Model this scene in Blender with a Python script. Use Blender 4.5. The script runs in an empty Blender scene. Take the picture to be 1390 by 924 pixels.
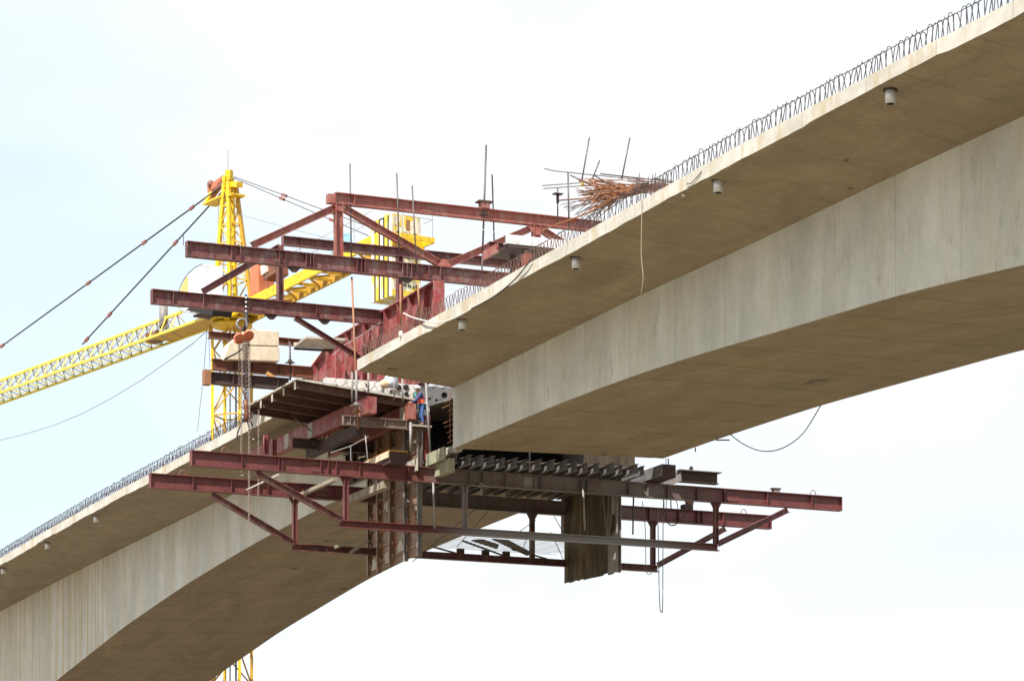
import bpy, bmesh, math, random
import numpy as np
from mathutils import Vector, Matrix, noise as mnoise
random.seed(7)
rnd = random.Random(11)
S = bpy.context.scene
COL = S.collection
# ---------------------------------------------------------------- survey frame
# World axes: X runs across the deck, Y runs along the bridge (away), Z up.
# Origin: lower edge corner of the right cantilever's tip.  The helpers turn a
# sighting (direction from the surveyor's camera) plus one known plane into a place.
F, CX, YH, VX = 4070.0, 695.0, 1324.0, -1050.0
Lx, Ly = (VX - CX), F
n_ = math.hypot(Lx, Ly)
LD = Vector((Lx / n_, Ly / n_, 0)); TD = Vector((Ly / n_, -Lx / n_, 0))
def ray(px, py): return Vector(((px - CX) / F, 1.0, (YH - py) / F))
OC = ray(485, 503) * 130.0
def W(P):
    d = P - OC
    return Vector((d.dot(TD), d.dot(LD), d.z))
CAM = W(Vector((0, 0, 0)))
GROUND = CAM.z - 1.7
def pv(px, py, v):
    r = ray(px, py); return W(r * ((OC.dot(TD) + v) / r.dot(TD)))
def pu(px, py, u):
    r = ray(px, py); return W(r * ((OC.dot(LD) + u) / r.dot(LD)))
def pw(px, py, w):
    r = ray(px, py); return W(r * ((OC.z + w) / r.z))
def py_(px, py, Y): return W(ray(px, py) * Y)
def P(v, u, w): return Vector((v, u, w))
Zup = Vector((0, 0, 1)); XA = Vector((1, 0, 0)); YA = Vector((0, 1, 0))

# ---------------------------------------------------------------- mesh helpers
KS = [1.0]
class MB:
    def __init__(s): s.bm = bmesh.new()
    def quadbox(s, c8, mi=0):
        vs = [s.bm.verts.new(c) for c in c8]
        for f in ((0,3,2,1),(4,5,6,7),(0,1,5,4),(1,2,6,5),(2,3,7,6),(3,0,4,7)):
            try:
                fc = s.bm.faces.new([vs[i] for i in f]); fc.material_index = mi
            except ValueError: pass
        return s
    def bar(s, a, b, w, h, up=Zup, off=(0, 0), mi=0):
        """box from a to b; w sideways, h along up; off shifts (side, up)"""
        w *= KS[0]; h *= KS[0]
        a = Vector(a); b = Vector(b); d = (b - a).normalized()
        side = d.cross(up)
        if side.length < 1e-5: side = d.cross(XA)
        side.normalize(); upv = side.cross(d).normalized()
        o = side * off[0] + upv * off[1]
        c = []
        for q in (a, b):
            for (i, j) in ((-1,-1),(1,-1),(1,1),(-1,1)):
                c.append(q + o + side * (i * w / 2) + upv * (j * h / 2))
        return s.quadbox(c, mi)
    def box(s, x0, x1, y0, y1, z0, z1, mi=0):
        return s.quadbox([P(x0,y0,z0),P(x1,y0,z0),P(x1,y1,z0),P(x0,y1,z0),P(x0,y0,z1),P(x1,y0,z1),P(x1,y1,z1),P(x0,y1,z1)], mi)
    def ibeam(s, a, b, h, w, tw=.025, tf=.035, up=Zup):
        s.bar(a, b, w, tf, up, (0, h/2 - tf/2)); s.bar(a, b, w, tf, up, (0, -h/2 + tf/2))
        s.bar(a, b, tw, h - 2*tf, up); return s
    def channel(s, a, b, h, w, tw=.025, tf=.03, up=Zup, sgn=1):
        s.bar(a, b, w, tf, up, (0, h/2 - tf/2)); s.bar(a, b, w, tf, up, (0, -h/2 + tf/2))
        s.bar(a, b, tw, h - 2*tf, up, (sgn*(w/2 - tw/2), 0)); return s
    def tube(s, pts, r, n=6, cap=True, r2=None):
        r *= KS[0]
        pts = [Vector(p) for p in pts]; rings = []
        m = len(pts); prev = None
        for i, p in enumerate(pts):
            d = (pts[min(i+1, m-1)] - pts[max(i-1, 0)]).normalized()
            if prev is None:
                x = d.orthogonal().normalized()
            else:
                x = (prev - d * prev.dot(d))
                x = x.normalized() if x.length > 1e-6 else d.orthogonal().normalized()
            prev = x; y = d.cross(x)
            rr = r if r2 is None else r + (r2 - r) * i / max(1, m-1)
            rings.append([s.bm.verts.new(p + x * (math.cos(2*math.pi*k/n)*rr) + y * (math.sin(2*math.pi*k/n)*rr)) for k in range(n)])
        for a, b in zip(rings, rings[1:]):
            for k in range(n):
                f = s.bm.faces.new((a[k], a[(k+1) % n], b[(k+1) % n], b[k])); f.smooth = n > 6
        if cap:
            s.bm.faces.new(rings[0][::-1]); s.bm.faces.new(rings[-1])
        return s
    def prism(s, poly, d, mi=0):
        """poly: list of points (planar), extruded by vector d"""
        d = Vector(d); a = [s.bm.verts.new(p) for p in poly]; b = [s.bm.verts.new(Vector(p) + d) for p in poly]
        n = len(a)
        s.bm.faces.new(a[::-1]).material_index = mi; s.bm.faces.new(b).material_index = mi
        for i in range(n):
            s.bm.faces.new((a[i], a[(i+1) % n], b[(i+1) % n], b[i])).material_index = mi
        return s
    def loft(s, secs, mis=None, caps=True):
        rings = [[s.bm.verts.new(p) for p in sec] for sec in secs]; n = len(rings[0])
        for a, b in zip(rings, rings[1:]):
            for k in range(n):
                f = s.bm.faces.new((a[k], a[(k+1) % n], b[(k+1) % n], b[k]))
                if mis: f.material_index = mis[k]
        if caps:
            f = s.bm.faces.new(rings[0][::-1]); g = s.bm.faces.new(rings[-1])
            if mis: f.material_index = g.material_index = mis[0]
        return s
    def sphere(s, c, r, sc=(1,1,1), seg=12, ring=8):
        m = Matrix.Translation(c) @ Matrix.Diagonal((sc[0], sc[1], sc[2], 1))
        res = bmesh.ops.create_uvsphere(s.bm, u_segments=seg, v_segments=ring, radius=r, matrix=m)
        for v in res['verts']:
            for f in v.link_faces: f.smooth = True
        return s
    def build(s, name, mat, parent=None, bevel=0):
        bmesh.ops.recalc_face_normals(s.bm, faces=s.bm.faces)
        me = bpy.data.meshes.new(name)
        off = Vector((0, 0, 0))
        if parent is not None:
            q = parent
            while q is not None: off += q.location; q = q.parent
        else:
            xs = [v.co for v in s.bm.verts]
            off = Vector(((min(c.x for c in xs)+max(c.x for c in xs))/2, (min(c.y for c in xs)+max(c.y for c in xs))/2, min(c.z for c in xs)))
        bmesh.ops.translate(s.bm, verts=s.bm.verts, vec=-off)
        s.bm.to_mesh(me); s.bm.free()
        o = bpy.data.objects.new(name, me); COL.objects.link(o)
        if parent is not None: o.parent = parent
        else: o.location = off
        for m in (mat if isinstance(mat, (list, tuple)) else [mat]): me.materials.append(m)
        if bevel:
            b = o.modifiers.new('bevel', 'BEVEL'); b.width = bevel; b.segments = 2; b.limit_method = 'ANGLE'
        return o

def thing(name, label, cat, loc=(0, 0, 0), group=None):
    o = bpy.data.objects.new(name, None); COL.objects.link(o); o.location = Vector(loc)
    o.empty_display_size = .3
    return tag(o, label, cat, group)
def tag(o, label, cat=None, group=None, kind=None):
    if label: o['label'] = label
    if cat: o['category'] = cat
    if group: o['group'] = group
    if kind: o['kind'] = kind
    elif cat: o['kind'] = 'thing'
    return o
def copyto(o, parent, loc=None, rot=None, scale=None):
    c = o.copy(); COL.objects.link(c); c.parent = parent
    if loc is not None: c.location = loc
    if rot is not None: c.rotation_euler = rot
    if scale is not None: c.scale = scale
    return c

# ---------------------------------------------------------------- materials
def newmat(name):
    m = bpy.data.materials.new(name); m.use_nodes = True
    nt = m.node_tree; b = nt.nodes['Principled BSDF']
    return m, nt, b
class NT:
    def __init__(s, nt): s.nt = nt; s.N = nt.nodes; s.L = nt.links
    def n(s, t, **kw):
        x = s.N.new(t)
        for k, v in kw.items():
            if k.startswith('i_'):
                x.inputs[k[2:].replace('_', ' ')].default_value = v
            else: setattr(x, k, v)
        return x
    def l(s, a, b): s.L.new(a, b)
    def coords(s, scale=(1,1,1), world=False, rot=(0,0,0)):
        mp = s.n('ShaderNodeMapping'); mp.inputs['Scale'].default_value = scale; mp.inputs['Rotation'].default_value = rot
        if world:
            g = s.n('ShaderNodeNewGeometry'); s.l(g.outputs['Position'], mp.inputs['Vector'])
        else:
            t = s.n('ShaderNodeTexCoord'); s.l(t.outputs['Object'], mp.inputs['Vector'])
        return mp.outputs['Vector']
    def noise(s, vec, scale, detail=6, rough=.6, dist=0):
        x = s.n('ShaderNodeTexNoise'); x.inputs['Scale'].default_value = scale; x.inputs['Detail'].default_value = detail
        x.inputs['Roughness'].default_value = rough; x.inputs['Distortion'].default_value = dist
        s.l(vec, x.inputs['Vector']); return x.outputs['Fac']
    def ramp(s, fac, a, b, ca=(0,0,0,1), cb=(1,1,1,1)):
        x = s.n('ShaderNodeValToRGB'); e = x.color_ramp.elements
        e[0].position = a; e[1].position = b; e[0].color = ca; e[1].color = cb
        s.l(fac, x.inputs['Fac']); return x.outputs['Color']
    def mix(s, fac, a, b, mode='MIX'):
        x = s.n('ShaderNodeMix', data_type='RGBA', blend_type=mode)
        for sock, v in ((x.inputs['Factor'], fac), (x.inputs['A'], a), (x.inputs['B'], b)):
            if hasattr(v, 'is_output'): s.l(v, sock)
            elif isinstance(v, (int, float)) : sock.default_value = v if sock.type == 'VALUE' else (v, v, v, 1)
            else: sock.default_value = (*v[:3], 1)
        return x.outputs['Result']
    def mixf(s, *a, **k): return s.mix(*a, **k)
    def math(s, op, a, b=0.0, c=None):
        x = s.n('ShaderNodeMath', operation=op)
        for i, v in enumerate((a, b) if c is None else (a, b, c)):
            if hasattr(v, 'is_output'): s.l(v, x.inputs[i])
            else: x.inputs[i].default_value = v
        return x.outputs[0]
    def bump(s, h, strength, bsdf, dist=.02):
        x = s.n('ShaderNodeBump'); x.inputs['Strength'].default_value = strength; x.inputs['Distance'].default_value = dist
        s.l(h, x.inputs['Height']); s.l(x.outputs['Normal'], bsdf.inputs['Normal'])
        return x

def simple(name, col, rough=.6, metal=0, var=.25, scale=6, dirt=None):
    m, nt, b = newmat(name); t = NT(nt)
    f = t.noise(t.coords(), scale, 5)
    dk = [c * (1 - var) for c in col]; lt = [min(1, c * (1 + var)) for c in col]
    c = t.mix(f, dk, lt)
    if dirt:
        c = t.mix(t.ramp(t.noise(t.coords(), 3.1, 8, .7), .52, .66), c, dirt)
    t.l(c, b.inputs['Base Color']); b.inputs['Roughness'].default_value = rough; b.inputs['Metallic'].default_value = metal
    return m

def paint_steel(name, col, col2, rust=(.16, .055, .025), rusty=.25, rough=.55, dust=None, dust_zone=None, dustcol=(.25, .24, .22)):
    """oxide-red painted steel with blotches, runs and (optionally) cement dust over a stretch of its length"""
    m, nt, b = newmat(name); t = NT(nt)
    oc = t.coords()
    c = t.mix(t.ramp(t.noise(oc, 1.3, 6, .65), .35, .65), col, col2)
    st = t.noise(t.coords((9, 9, .5)), 1.0, 5, .6)
    c = t.mix(t.math('MULTIPLY', t.ramp(st, .5, .72), .45), c, [x * .55 for x in col])
    r = t.ramp(t.noise(oc, 2.6, 9, .72), .62 - rusty * .25, .70 - rusty * .15)
    c = t.mix(t.math('MULTIPLY', r, .85), c, rust)
    fd = t.ramp(t.noise(t.coords((1, 1, 1)), 3.7, 8, .72), .58, .64)
    c = t.mix(t.math('MULTIPLY', fd, .45), c, [min(.5, x * 1.7 + .02) for x in col2])
    gr = t.ramp(t.noise(t.coords((1, 1, 1.6)), .9, 8, .72), .5, .68)
    c = t.mix(t.math('MULTIPLY', gr, .5), c, [x * .45 for x in col])
    sc = t.ramp(t.noise(oc, 17, 4, .7), .68, .74)
    c = t.mix(t.math('MULTIPLY', sc, .35), c, (.30, .24, .22))
    if dust:
        f = t.ramp(t.noise(t.coords((2.5, 2.5, 1.1)), 1.2, 8, .7), .5 - dust * .3, .75 - dust * .3)
        if dust_zone:
            sp = t.n('ShaderNodeSeparateXYZ'); t.l(oc, sp.inputs[0])
            a0, a1 = dust_zone
            mr = t.n('ShaderNodeMapRange', interpolation_type='SMOOTHSTEP'); t.l(sp.outputs[0], mr.inputs[0])
            mr.inputs[1].default_value = a0 - 1.6; mr.inputs[2].default_value = a0 + 1.6
            mr2 = t.n('ShaderNodeMapRange', interpolation_type='SMOOTHSTEP'); t.l(sp.outputs[0], mr2.inputs[0])
            mr2.inputs[1].default_value = a1 - 2.5; mr2.inputs[2].default_value = a1 + 2.5
            mr2.inputs[3].default_value = 1; mr2.inputs[4].default_value = 0
            f = t.math('MULTIPLY', f, t.math('MULTIPLY', mr.outputs[0], mr2.outputs[0]))
        c = t.mix(t.math('MULTIPLY', f, .9), c, dustcol)
    t.l(c, b.inputs['Base Color']); b.inputs['Roughness'].default_value = rough
    t.bump(t.noise(oc, 14, 5), .12, b, .01)
    return m

def concrete_web(name, base, joint=4.0, orange=0.0, orange_from=None):
    m, nt, b = newmat(name); t = NT(nt)
    v = t.coords((1, 1, 1))
    dk = [x * .80 for x in base]; lt = [min(.75, x * 1.12) for x in base]
    big = t.noise(t.coords((.25, .5, .12)), 1.0, 8, .66, .1)
    c = t.mix(t.ramp(big, .36, .66), dk, lt)
    # yellowish damp zones
    c = t.mix(t.math('MULTIPLY', t.ramp(t.noise(t.coords((.3, .5, .12)), 1.1, 8, .66), .48, .64), .6), c, (base[0]*.86, base[1]*.80, base[2]*.62))
    # fine vertical runs
    s1 = t.noise(t.coords((1, 4.2, .30)), 1.0, 10, .74, .12)
    c = t.mix(t.math('MULTIPLY', t.ramp(s1, .50, .76), .30), c, [x * .58 for x in base])
    s2 = t.noise(t.coords((1, 2.6, .10)), 1.3, 7, .66, .05)
    c = t.mix(t.math('MULTIPLY', t.ramp(s2, .62, .74), .45), c, [min(.8, x * 1.45) for x in base])
    s3 = t.noise(t.coords((1, 14, .5)), 1.0, 6, .7)
    c = t.mix(t.math('MULTIPLY', t.ramp(s3, .5, .7), .13), c, [x * .6 for x in base])
    # mould blotches and pocks
    bl = t.ramp(t.noise(t.coords((.8, 1.0, .35)), 1.2, 10, .80, .1), .56, .72)
    c = t.mix(t.math('MULTIPLY', bl, .62), c, (.13, .13, .105))
    pk = t.ramp(t.noise(t.coords((1, 1, .7)), 2.0, 9, .8), .62, .70)
    c = t.mix(t.math('MULTIPLY', pk, .7), c, (.10, .10, .09))
    dr = t.ramp(t.noise(t.coords((1, 1.25, .035)), 1.0, 3, .5), .70, .74)
    br = t.ramp(t.noise(t.coords((1, 3, 2.0)), 1.5, 6, .7), .40, .6)
    c = t.mix(t.math('MULTIPLY', t.math('MULTIPLY', dr, br), .45), c, (.11, .11, .10))
    iso = t.noise(t.coords((.6, .6, .5)), 1.0, 12, .72, .05)
    c = t.mix(t.math('MULTIPLY', t.ramp(iso, .44, .64), .40), c, (base[0]*.66, base[1]*.67, base[2]*.66))
    iso2 = t.noise(t.coords((1, 1, .8)), 3.5, 10, .75)
    c = t.mix(t.math('MULTIPLY', t.ramp(iso2, .52, .68), .30), c, [min(.8, x * 1.25) for x in base])
    # pour joints, hardly visible
    sp = t.n('ShaderNodeSeparateXYZ'); t.l(v, sp.inputs[0])
    fr = t.math('FRACT', t.math('DIVIDE', sp.outputs[1], joint))
    d = t.math('ABSOLUTE', t.math('SUBTRACT', fr, .5))
    j = t.math('LESS_THAN', d, .005)
    c = t.mix(t.math('MULTIPLY', j, .34), c, (.14, .13, .11))
    fl = t.math('FLOOR', t.math('ADD', t.math('DIVIDE', sp.outputs[1], joint), .5))
    wn = t.n('ShaderNodeTexWhiteNoise', noise_dimensions='1D'); t.l(fl, wn.inputs['W'])
    c = t.mix(t.math('MULTIPLY', wn.outputs['Value'], .22), c, [x * .62 for x in base])
    if orange:
        os_ = t.ramp(t.noise(t.coords((1, 2.0, .04)), 1.0, 6, .65), .49, .60)
        mr = t.n('ShaderNodeMapRange'); t.l(sp.outputs[1], mr.inputs[0])
        mr.inputs[1].default_value = orange_from; mr.inputs[2].default_value = orange_from + 10
        c = t.mix(t.math('MULTIPLY', t.math('MULTIPLY', os_, orange), mr.outputs[0]), c, (.46, .35, .17))
    t.l(c, b.inputs['Base Color']); b.inputs['Roughness'].default_value = .88
    t.bump(t.mix(.4, t.noise(v, 9, 8, .7), s1), .3, b, .015)
    return m

def concrete_soffit(name, base, joint=4.0, lines=.5, across=True):
    m, nt, b = newmat(name); t = NT(nt)
    v = t.coords()
    dk = [x * .78 for x in base]; lt = [x * 1.2 for x in base]
    g = t.noise(t.coords((.5, .16, .3), rot=(0, 0, .12)), 1.0, 9, .68, .9)
    c = t.mix(t.ramp(g, .34, .66), dk, lt)
    f2 = t.noise(t.coords((.55, 2.4, 1), rot=(0, 0, -.1)), 1.1, 8, .68, .5)
    c = t.mix(t.math('MULTIPLY', t.ramp(f2, .48, .64), .36), c, (base[0]*.6, base[1]*.56, base[2]*.48))
    f4 = t.noise(t.coords((2.2, .35, 1), rot=(0, 0, .05)), 1.2, 8, .7, .4)
    c = t.mix(t.math('MULTIPLY', t.ramp(f4, .5, .72), .30), c, (base[0]*1.32, base[1]*1.3, base[2]*1.2))
    f3 = t.noise(v, 2.6, 10, .8)
    c = t.mix(t.math('MULTIPLY', t.ramp(f3, .54, .66), .42), c, (base[0]*.55, base[1]*.52, base[2]*.45))
    f5 = t.noise(t.coords((1.2, 7, 1)), 1.6, 8, .75)
    c = t.mix(t.math('MULTIPLY', t.ramp(f5, .45, .7), .22), c, (base[0]*.55, base[1]*.52, base[2]*.46))
    f6 = t.noise(v, 7.0, 10, .8)
    c = t.mix(t.math('MULTIPLY', t.ramp(f6, .5, .64), .3), c, (base[0]*1.4, base[1]*1.4, base[2]*1.35))
    og = t.ramp(t.noise(t.coords((.3, .5, .3)), .5, 4), .58, .74)
    c = t.mix(t.math('MULTIPLY', og, .35), c, (.30, .205, .085))
    sp = t.n('ShaderNodeSeparateXYZ'); t.l(v, sp.inputs[0])
    wob = t.math('MULTIPLY', t.math('SUBTRACT', t.noise(t.coords((.7, .1, 1)), 1.3, 4), .5), .10)
    fr = t.math('FRACT', t.math('ADD', t.math('DIVIDE', sp.outputs[1], joint), wob))
    d = t.math('ABSOLUTE', t.math('SUBTRACT', fr, .5))
    j = t.ramp(d, .003, .03, (1, 1, 1, 1), (0, 0, 0, 1))
    brk = t.ramp(t.noise(t.coords((.5, .9, 1)), 1.0, 5, .6), .28, .50)
    c = t.mix(t.math('MULTIPLY', t.math('MULTIPLY', j, brk), lines), c, (base[0]*.5, base[1]*.46, base[2]*.42))
    spots = t.ramp(t.noise(t.coords((.45, .35, 1)), 1.7, 2, .4), .745, .765)
    c = t.mix(t.math('MULTIPLY', spots, .7), c, (.05, .035, .025))
    t.l(c, b.inputs['Base Color']); b.inputs['Roughness'].default_value = .9
    t.bump(t.noise(v, 6, 8, .7), .25, b, .015)
    return m

def concrete_edge(name):
    m, nt, b = newmat(name); t = NT(nt)
    v = t.coords()
    c = t.mix(t.ramp(t.noise(t.coords((1, .5, 1)), 1.2, 7, .65), .35, .65), (.37, .35, .30), (.50, .485, .445))
    c = t.mix(t.math('MULTIPLY', t.ramp(t.noise(t.coords((1, .9, .25)), 1.4, 7, .66), .50, .62), .6), c, (.36, .275, .15))
    sp = t.n('ShaderNodeSeparateXYZ'); t.l(v, sp.inputs[0])
    dj = t.math('ABSOLUTE', t.math('SUBTRACT', t.math('FRACT', t.math('DIVIDE', sp.outputs[1], 4.0)), .02))
    c = t.mix(t.math('MULTIPLY', t.math('LESS_THAN', dj, .007), .5), c, (.22, .19, .14))
    c = t.mix(t.math('MULTIPLY', t.ramp(t.noise(t.coords((1, 2.5, .3)), 1.3, 5), .6, .7), .5), c, (.30, .28, .23))
    t.l(c, b.inputs['Base Color']); b.inputs['Roughness'].default_value = .9
    t.bump(t.noise(v, 5, 8, .75), .35, b, .03)
    return m

RED = paint_steel('oxide_red_steel', (.098, .023, .025), (.138, .034, .034), rusty=.42, dust=.12, dustcol=(.20, .15, .14))
REDL = paint_steel('light_oxide_red_steel', (.21, .052, .042), (.29, .082, .060), rusty=.3, dust=.08, dustcol=(.30, .20, .17))
REDG = paint_steel('girder_red_steel', (.19, .022, .026), (.26, .036, .040), rusty=.4, dust=.15, dustcol=(.30, .19, .17))
REDC = paint_steel('shaded_cement_dusted_red_steel', (.105, .025, .027), (.145, .036, .036), rusty=.35, dust=.75, dust_zone=(-4.6, 8.0), dustcol=(.15, .142, .13))  # dust tone darkened too, to carry the deep shade under the gap
REDC2 = paint_steel('cement_grey_red_steel', (.12, .026, .028), (.15, .036, .036), dust=1.25, dust_zone=(-3.6, 7.6), dustcol=(.27, .27, .27))
GREYST = paint_steel('grey_dusty_steel', (.17, .16, .155), (.25, .24, .23), rusty=.2)
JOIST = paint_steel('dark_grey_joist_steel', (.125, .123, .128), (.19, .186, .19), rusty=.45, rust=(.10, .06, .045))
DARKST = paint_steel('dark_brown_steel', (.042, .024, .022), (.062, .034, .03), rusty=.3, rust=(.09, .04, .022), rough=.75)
FORMD = paint_steel('red_brown_form_boards', (.085, .040, .032), (.12, .06, .045), rusty=.3, rust=(.14, .07, .04), rough=.8)
RUST = paint_steel('rusty_steel', (.20, .065, .03), (.10, .035, .022), rusty=.6)
FORMST = paint_steel('rust_form_steel', (.23, .085, .032), (.10, .045, .026), rust=(.30, .125, .04), rusty=.6, dust=.3, dustcol=(.27, .235, .19))
FORMGR = paint_steel('grey_form_steel', (.22, .22, .21), (.15, .13, .12), rusty=.5, dust=.5)
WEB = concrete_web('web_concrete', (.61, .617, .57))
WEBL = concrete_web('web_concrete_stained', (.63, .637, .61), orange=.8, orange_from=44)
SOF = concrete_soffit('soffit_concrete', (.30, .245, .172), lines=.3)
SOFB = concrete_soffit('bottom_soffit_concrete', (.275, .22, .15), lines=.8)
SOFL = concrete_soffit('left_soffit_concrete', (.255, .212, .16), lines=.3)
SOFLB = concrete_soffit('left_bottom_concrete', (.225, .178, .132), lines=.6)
EDGE = concrete_edge('edge_concrete')
ENDF = concrete_web('end_face_concrete', (.74, .72, .69), joint=400)
BLOCK = concrete_soffit('block_concrete', (.60, .52, .40), lines=0)
REBAR = simple('rebar_steel', (.06, .045, .045), .55, .3)
REBARR = simple('rusty_rebar', (.25, .095, .034), .8, 0, .45, 4)
REBARB = simple('brown_rebar', (.13, .07, .05), .75, 0, .4, 4)
ROD = simple('hanger_rod_steel', (.085, .07, .07), .5, .3, .4, 3)
RODR = simple('rusty_rod_steel', (.26, .12, .06), .7, .1, .4, 3)
GALV = simple('galvanised_steel', (.66, .67, .69), .42, .35, .12, 5, dirt=(.50, .47, .42))
BLACK = simple('black_rubber', (.015, .015, .016), .6)
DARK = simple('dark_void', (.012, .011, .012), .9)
ROPE = simple('pale_rope', (.27, .24, .17), .9)
GREYROPE = simple('grey_rope', (.16, .16, .17), .8)
WHITEHOSE = simple('white_hose', (.55, .54, .50), .6)
YEL = simple('crane_yellow_paint', (.68, .44, .012), .45, 0, .25, 3, dirt=(.36, .20, .03))
YELP = simple('jib_yellow_paint', (.66, .54, .05), .45, 0, .25, 3, dirt=(.40, .26, .04))
YELD = simple('crane_shaded_yellow_paint', (.42, .24, .02), .5, 0, .3, 3)  # darker copy of the crane yellow, shade on far and inner members put into colour
STAY = simple('stay_bar_steel', (.035, .032, .036), .45, .3)
LINK = simple('stay_link_steel', (.20, .075, .065), .65)
ORANGE = simple('orange_paint', (.50, .15, .07), .55, 0, .25, 3, dirt=(.28, .10, .06))
WHITEP = simple('white_cab_paint', (.80, .81, .83), .35, 0, .04)
AMBER = simple('amber_glass', (.55, .38, .12), .1)
BALW = simple('ballast_white', (.66, .62, .50), .6, 0, .2, 2, dirt=(.30, .23, .12))
BALY = simple('ballast_yellow', (.66, .48, .04), .6, 0, .25, 2, dirt=(.34, .21, .08))
INK = simple('ink_black', (.03, .028, .028), .7)
def ballast_mat(name, ca, cb):
    m, nt, b = newmat(name); t = NT(nt)
    c = t.mix(t.ramp(t.noise(t.coords((1, 1, .5)), 1.1, 3, .5), .55, .59), ca, cb)
    c = t.mix(t.math('MULTIPLY', t.ramp(t.noise(t.coords((3, 3, .4)), 1.4, 7, .7), .52, .62), .6), c, (.20, .13, .06))
    c = t.mix(t.math('MULTIPLY', t.ramp(t.noise(t.coords(), 3.0, 8, .75), .58, .64), .6), c, (.10, .09, .07))
    t.l(c, b.inputs['Base Color']); b.inputs['Roughness'].default_value = .65
    return m
BALW = ballast_mat('worn_white_ballast', (.66, .62, .50), (.64, .46, .04))
BALY = ballast_mat('worn_yellow_ballast', (.64, .46, .04), (.62, .56, .42))
BALC = simple('cream_paint', (.62, .58, .48), .6, 0, .1)
BLUEP = simple('pale_blue_panel', (.30, .55, .75), .5)
TIMB = simple('pale_timber', (.55, .47, .33), .8, 0, .25, 3, dirt=(.22, .19, .14))
TIMG = simple('greenish_plywood', (.29, .29, .20), .8, 0, .2, 3, dirt=(.20, .19, .13))
TIMO = simple('orange_timber', (.50, .25, .08), .8, 0, .25)
TIMSHADE = simple('shaded_dirty_timber', (.25, .215, .165), .85, 0, .35, 3, dirt=(.08, .07, .055))  # darker copy of the dirty board, shade under the truss put into its colour
DIRTYC = simple('dirty_pale_board', (.42, .39, .33), .85, 0, .3, 3, dirt=(.10, .09, .075))
CHAIN = simple('chain_steel', (.15, .10, .085), .5, .5, .4, 8)
CHAINL = simple('bright_chain_steel', (.34, .27, .24), .45, .5, .4, 8)
TAN = simple('tan_sacking', (.62, .47, .30), .9)
PBLUE = simple('translucent_blue_plastic', (.55, .66, .80), .3)
# timber-faced form: tall brown boards
def boards(name):
    m, nt, b = newmat(name); t = NT(nt); v = t.coords()
    sp = t.n('ShaderNodeSeparateXYZ'); t.l(v, sp.inputs[0])
    fl = t.math('FLOOR', t.math('DIVIDE', sp.outputs[1], .55)); wn = t.n('ShaderNodeTexWhiteNoise', noise_dimensions='1D'); t.l(fl, wn.inputs['W'])
    c = t.mix(wn.outputs['Value'], (.06, .044, .026), (.17, .125, .068))
    c = t.mix(t.ramp(t.noise(t.coords((3, 5, .25)), 1.2, 7, .65), .4, .65), c, (.03, .023, .016))
    c = t.mix(t.math('MULTIPLY', t.ramp(t.noise(t.coords((1, 1.5, .4)), 1.1, 5), .55, .7), .6), c, (.19, .16, .11))
    d = t.math('ABSOLUTE', t.math('SUBTRACT', t.math('FRACT', t.math('DIVIDE', sp.outputs[1], .55)), .5))
    c = t.mix(t.math('GREATER_THAN', d, .48), c, (.02, .015, .01))
    t.l(c, b.inputs['Base Color']); b.inputs['Roughness'].default_value = .85
    t.bump(t.noise(t.coords((3, 6, .3)), 2, 6), .3, b, .02)
    return m
BOARDS = boards('brown_form_boards')

# ---------------------------------------------------------------- ground
def make_ground():
    m, nt, b = newmat('dry_ground'); t = NT(nt)
    v = t.coords()
    c = t.mix(t.ramp(t.noise(v, .02, 8, .6), .4, .6), (.195, .158, .105), (.17, .143, .095))
    c = t.mix(t.ramp(t.noise(v, .3, 8, .7), .45, .7), c, (.25, .20, .135))
    c = t.mix(t.ramp(t.noise(v, .09, 6, .6), .56, .66), c, (.085, .10, .035))
    t.l(c, b.inputs['Base Color']); b.inputs['Roughness'].default_value = 1
    t.bump(t.noise(v, 1.2, 8, .7), .6, b, .3)
    mb = MB(); bm = mb.bm
    n = 40; R = 3000
    grid = [[None]*(n+1) for _ in range(n+1)]
    for i in range(n+1):
        for j in range(n+1):
            f = lambda k: math.copysign(abs(2*k/n - 1)**2.2, 2*k/n - 1) * R
            x, y = f(i), f(j)
            z = GROUND + (mnoise.noise(Vector((x*.01, y*.01, 3.3))) * .5 if math.hypot(x, y) > 60 else 0)
            grid[i][j] = bm.verts.new((x, y, z))
    for i in range(n):
        for j in range(n): bm.faces.new((grid[i][j], grid[i+1][j], grid[i+1][j+1], grid[i][j+1]))
    o = mb.build('ground', m); o['kind'] = 'structure'
    return o
make_ground()

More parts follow.
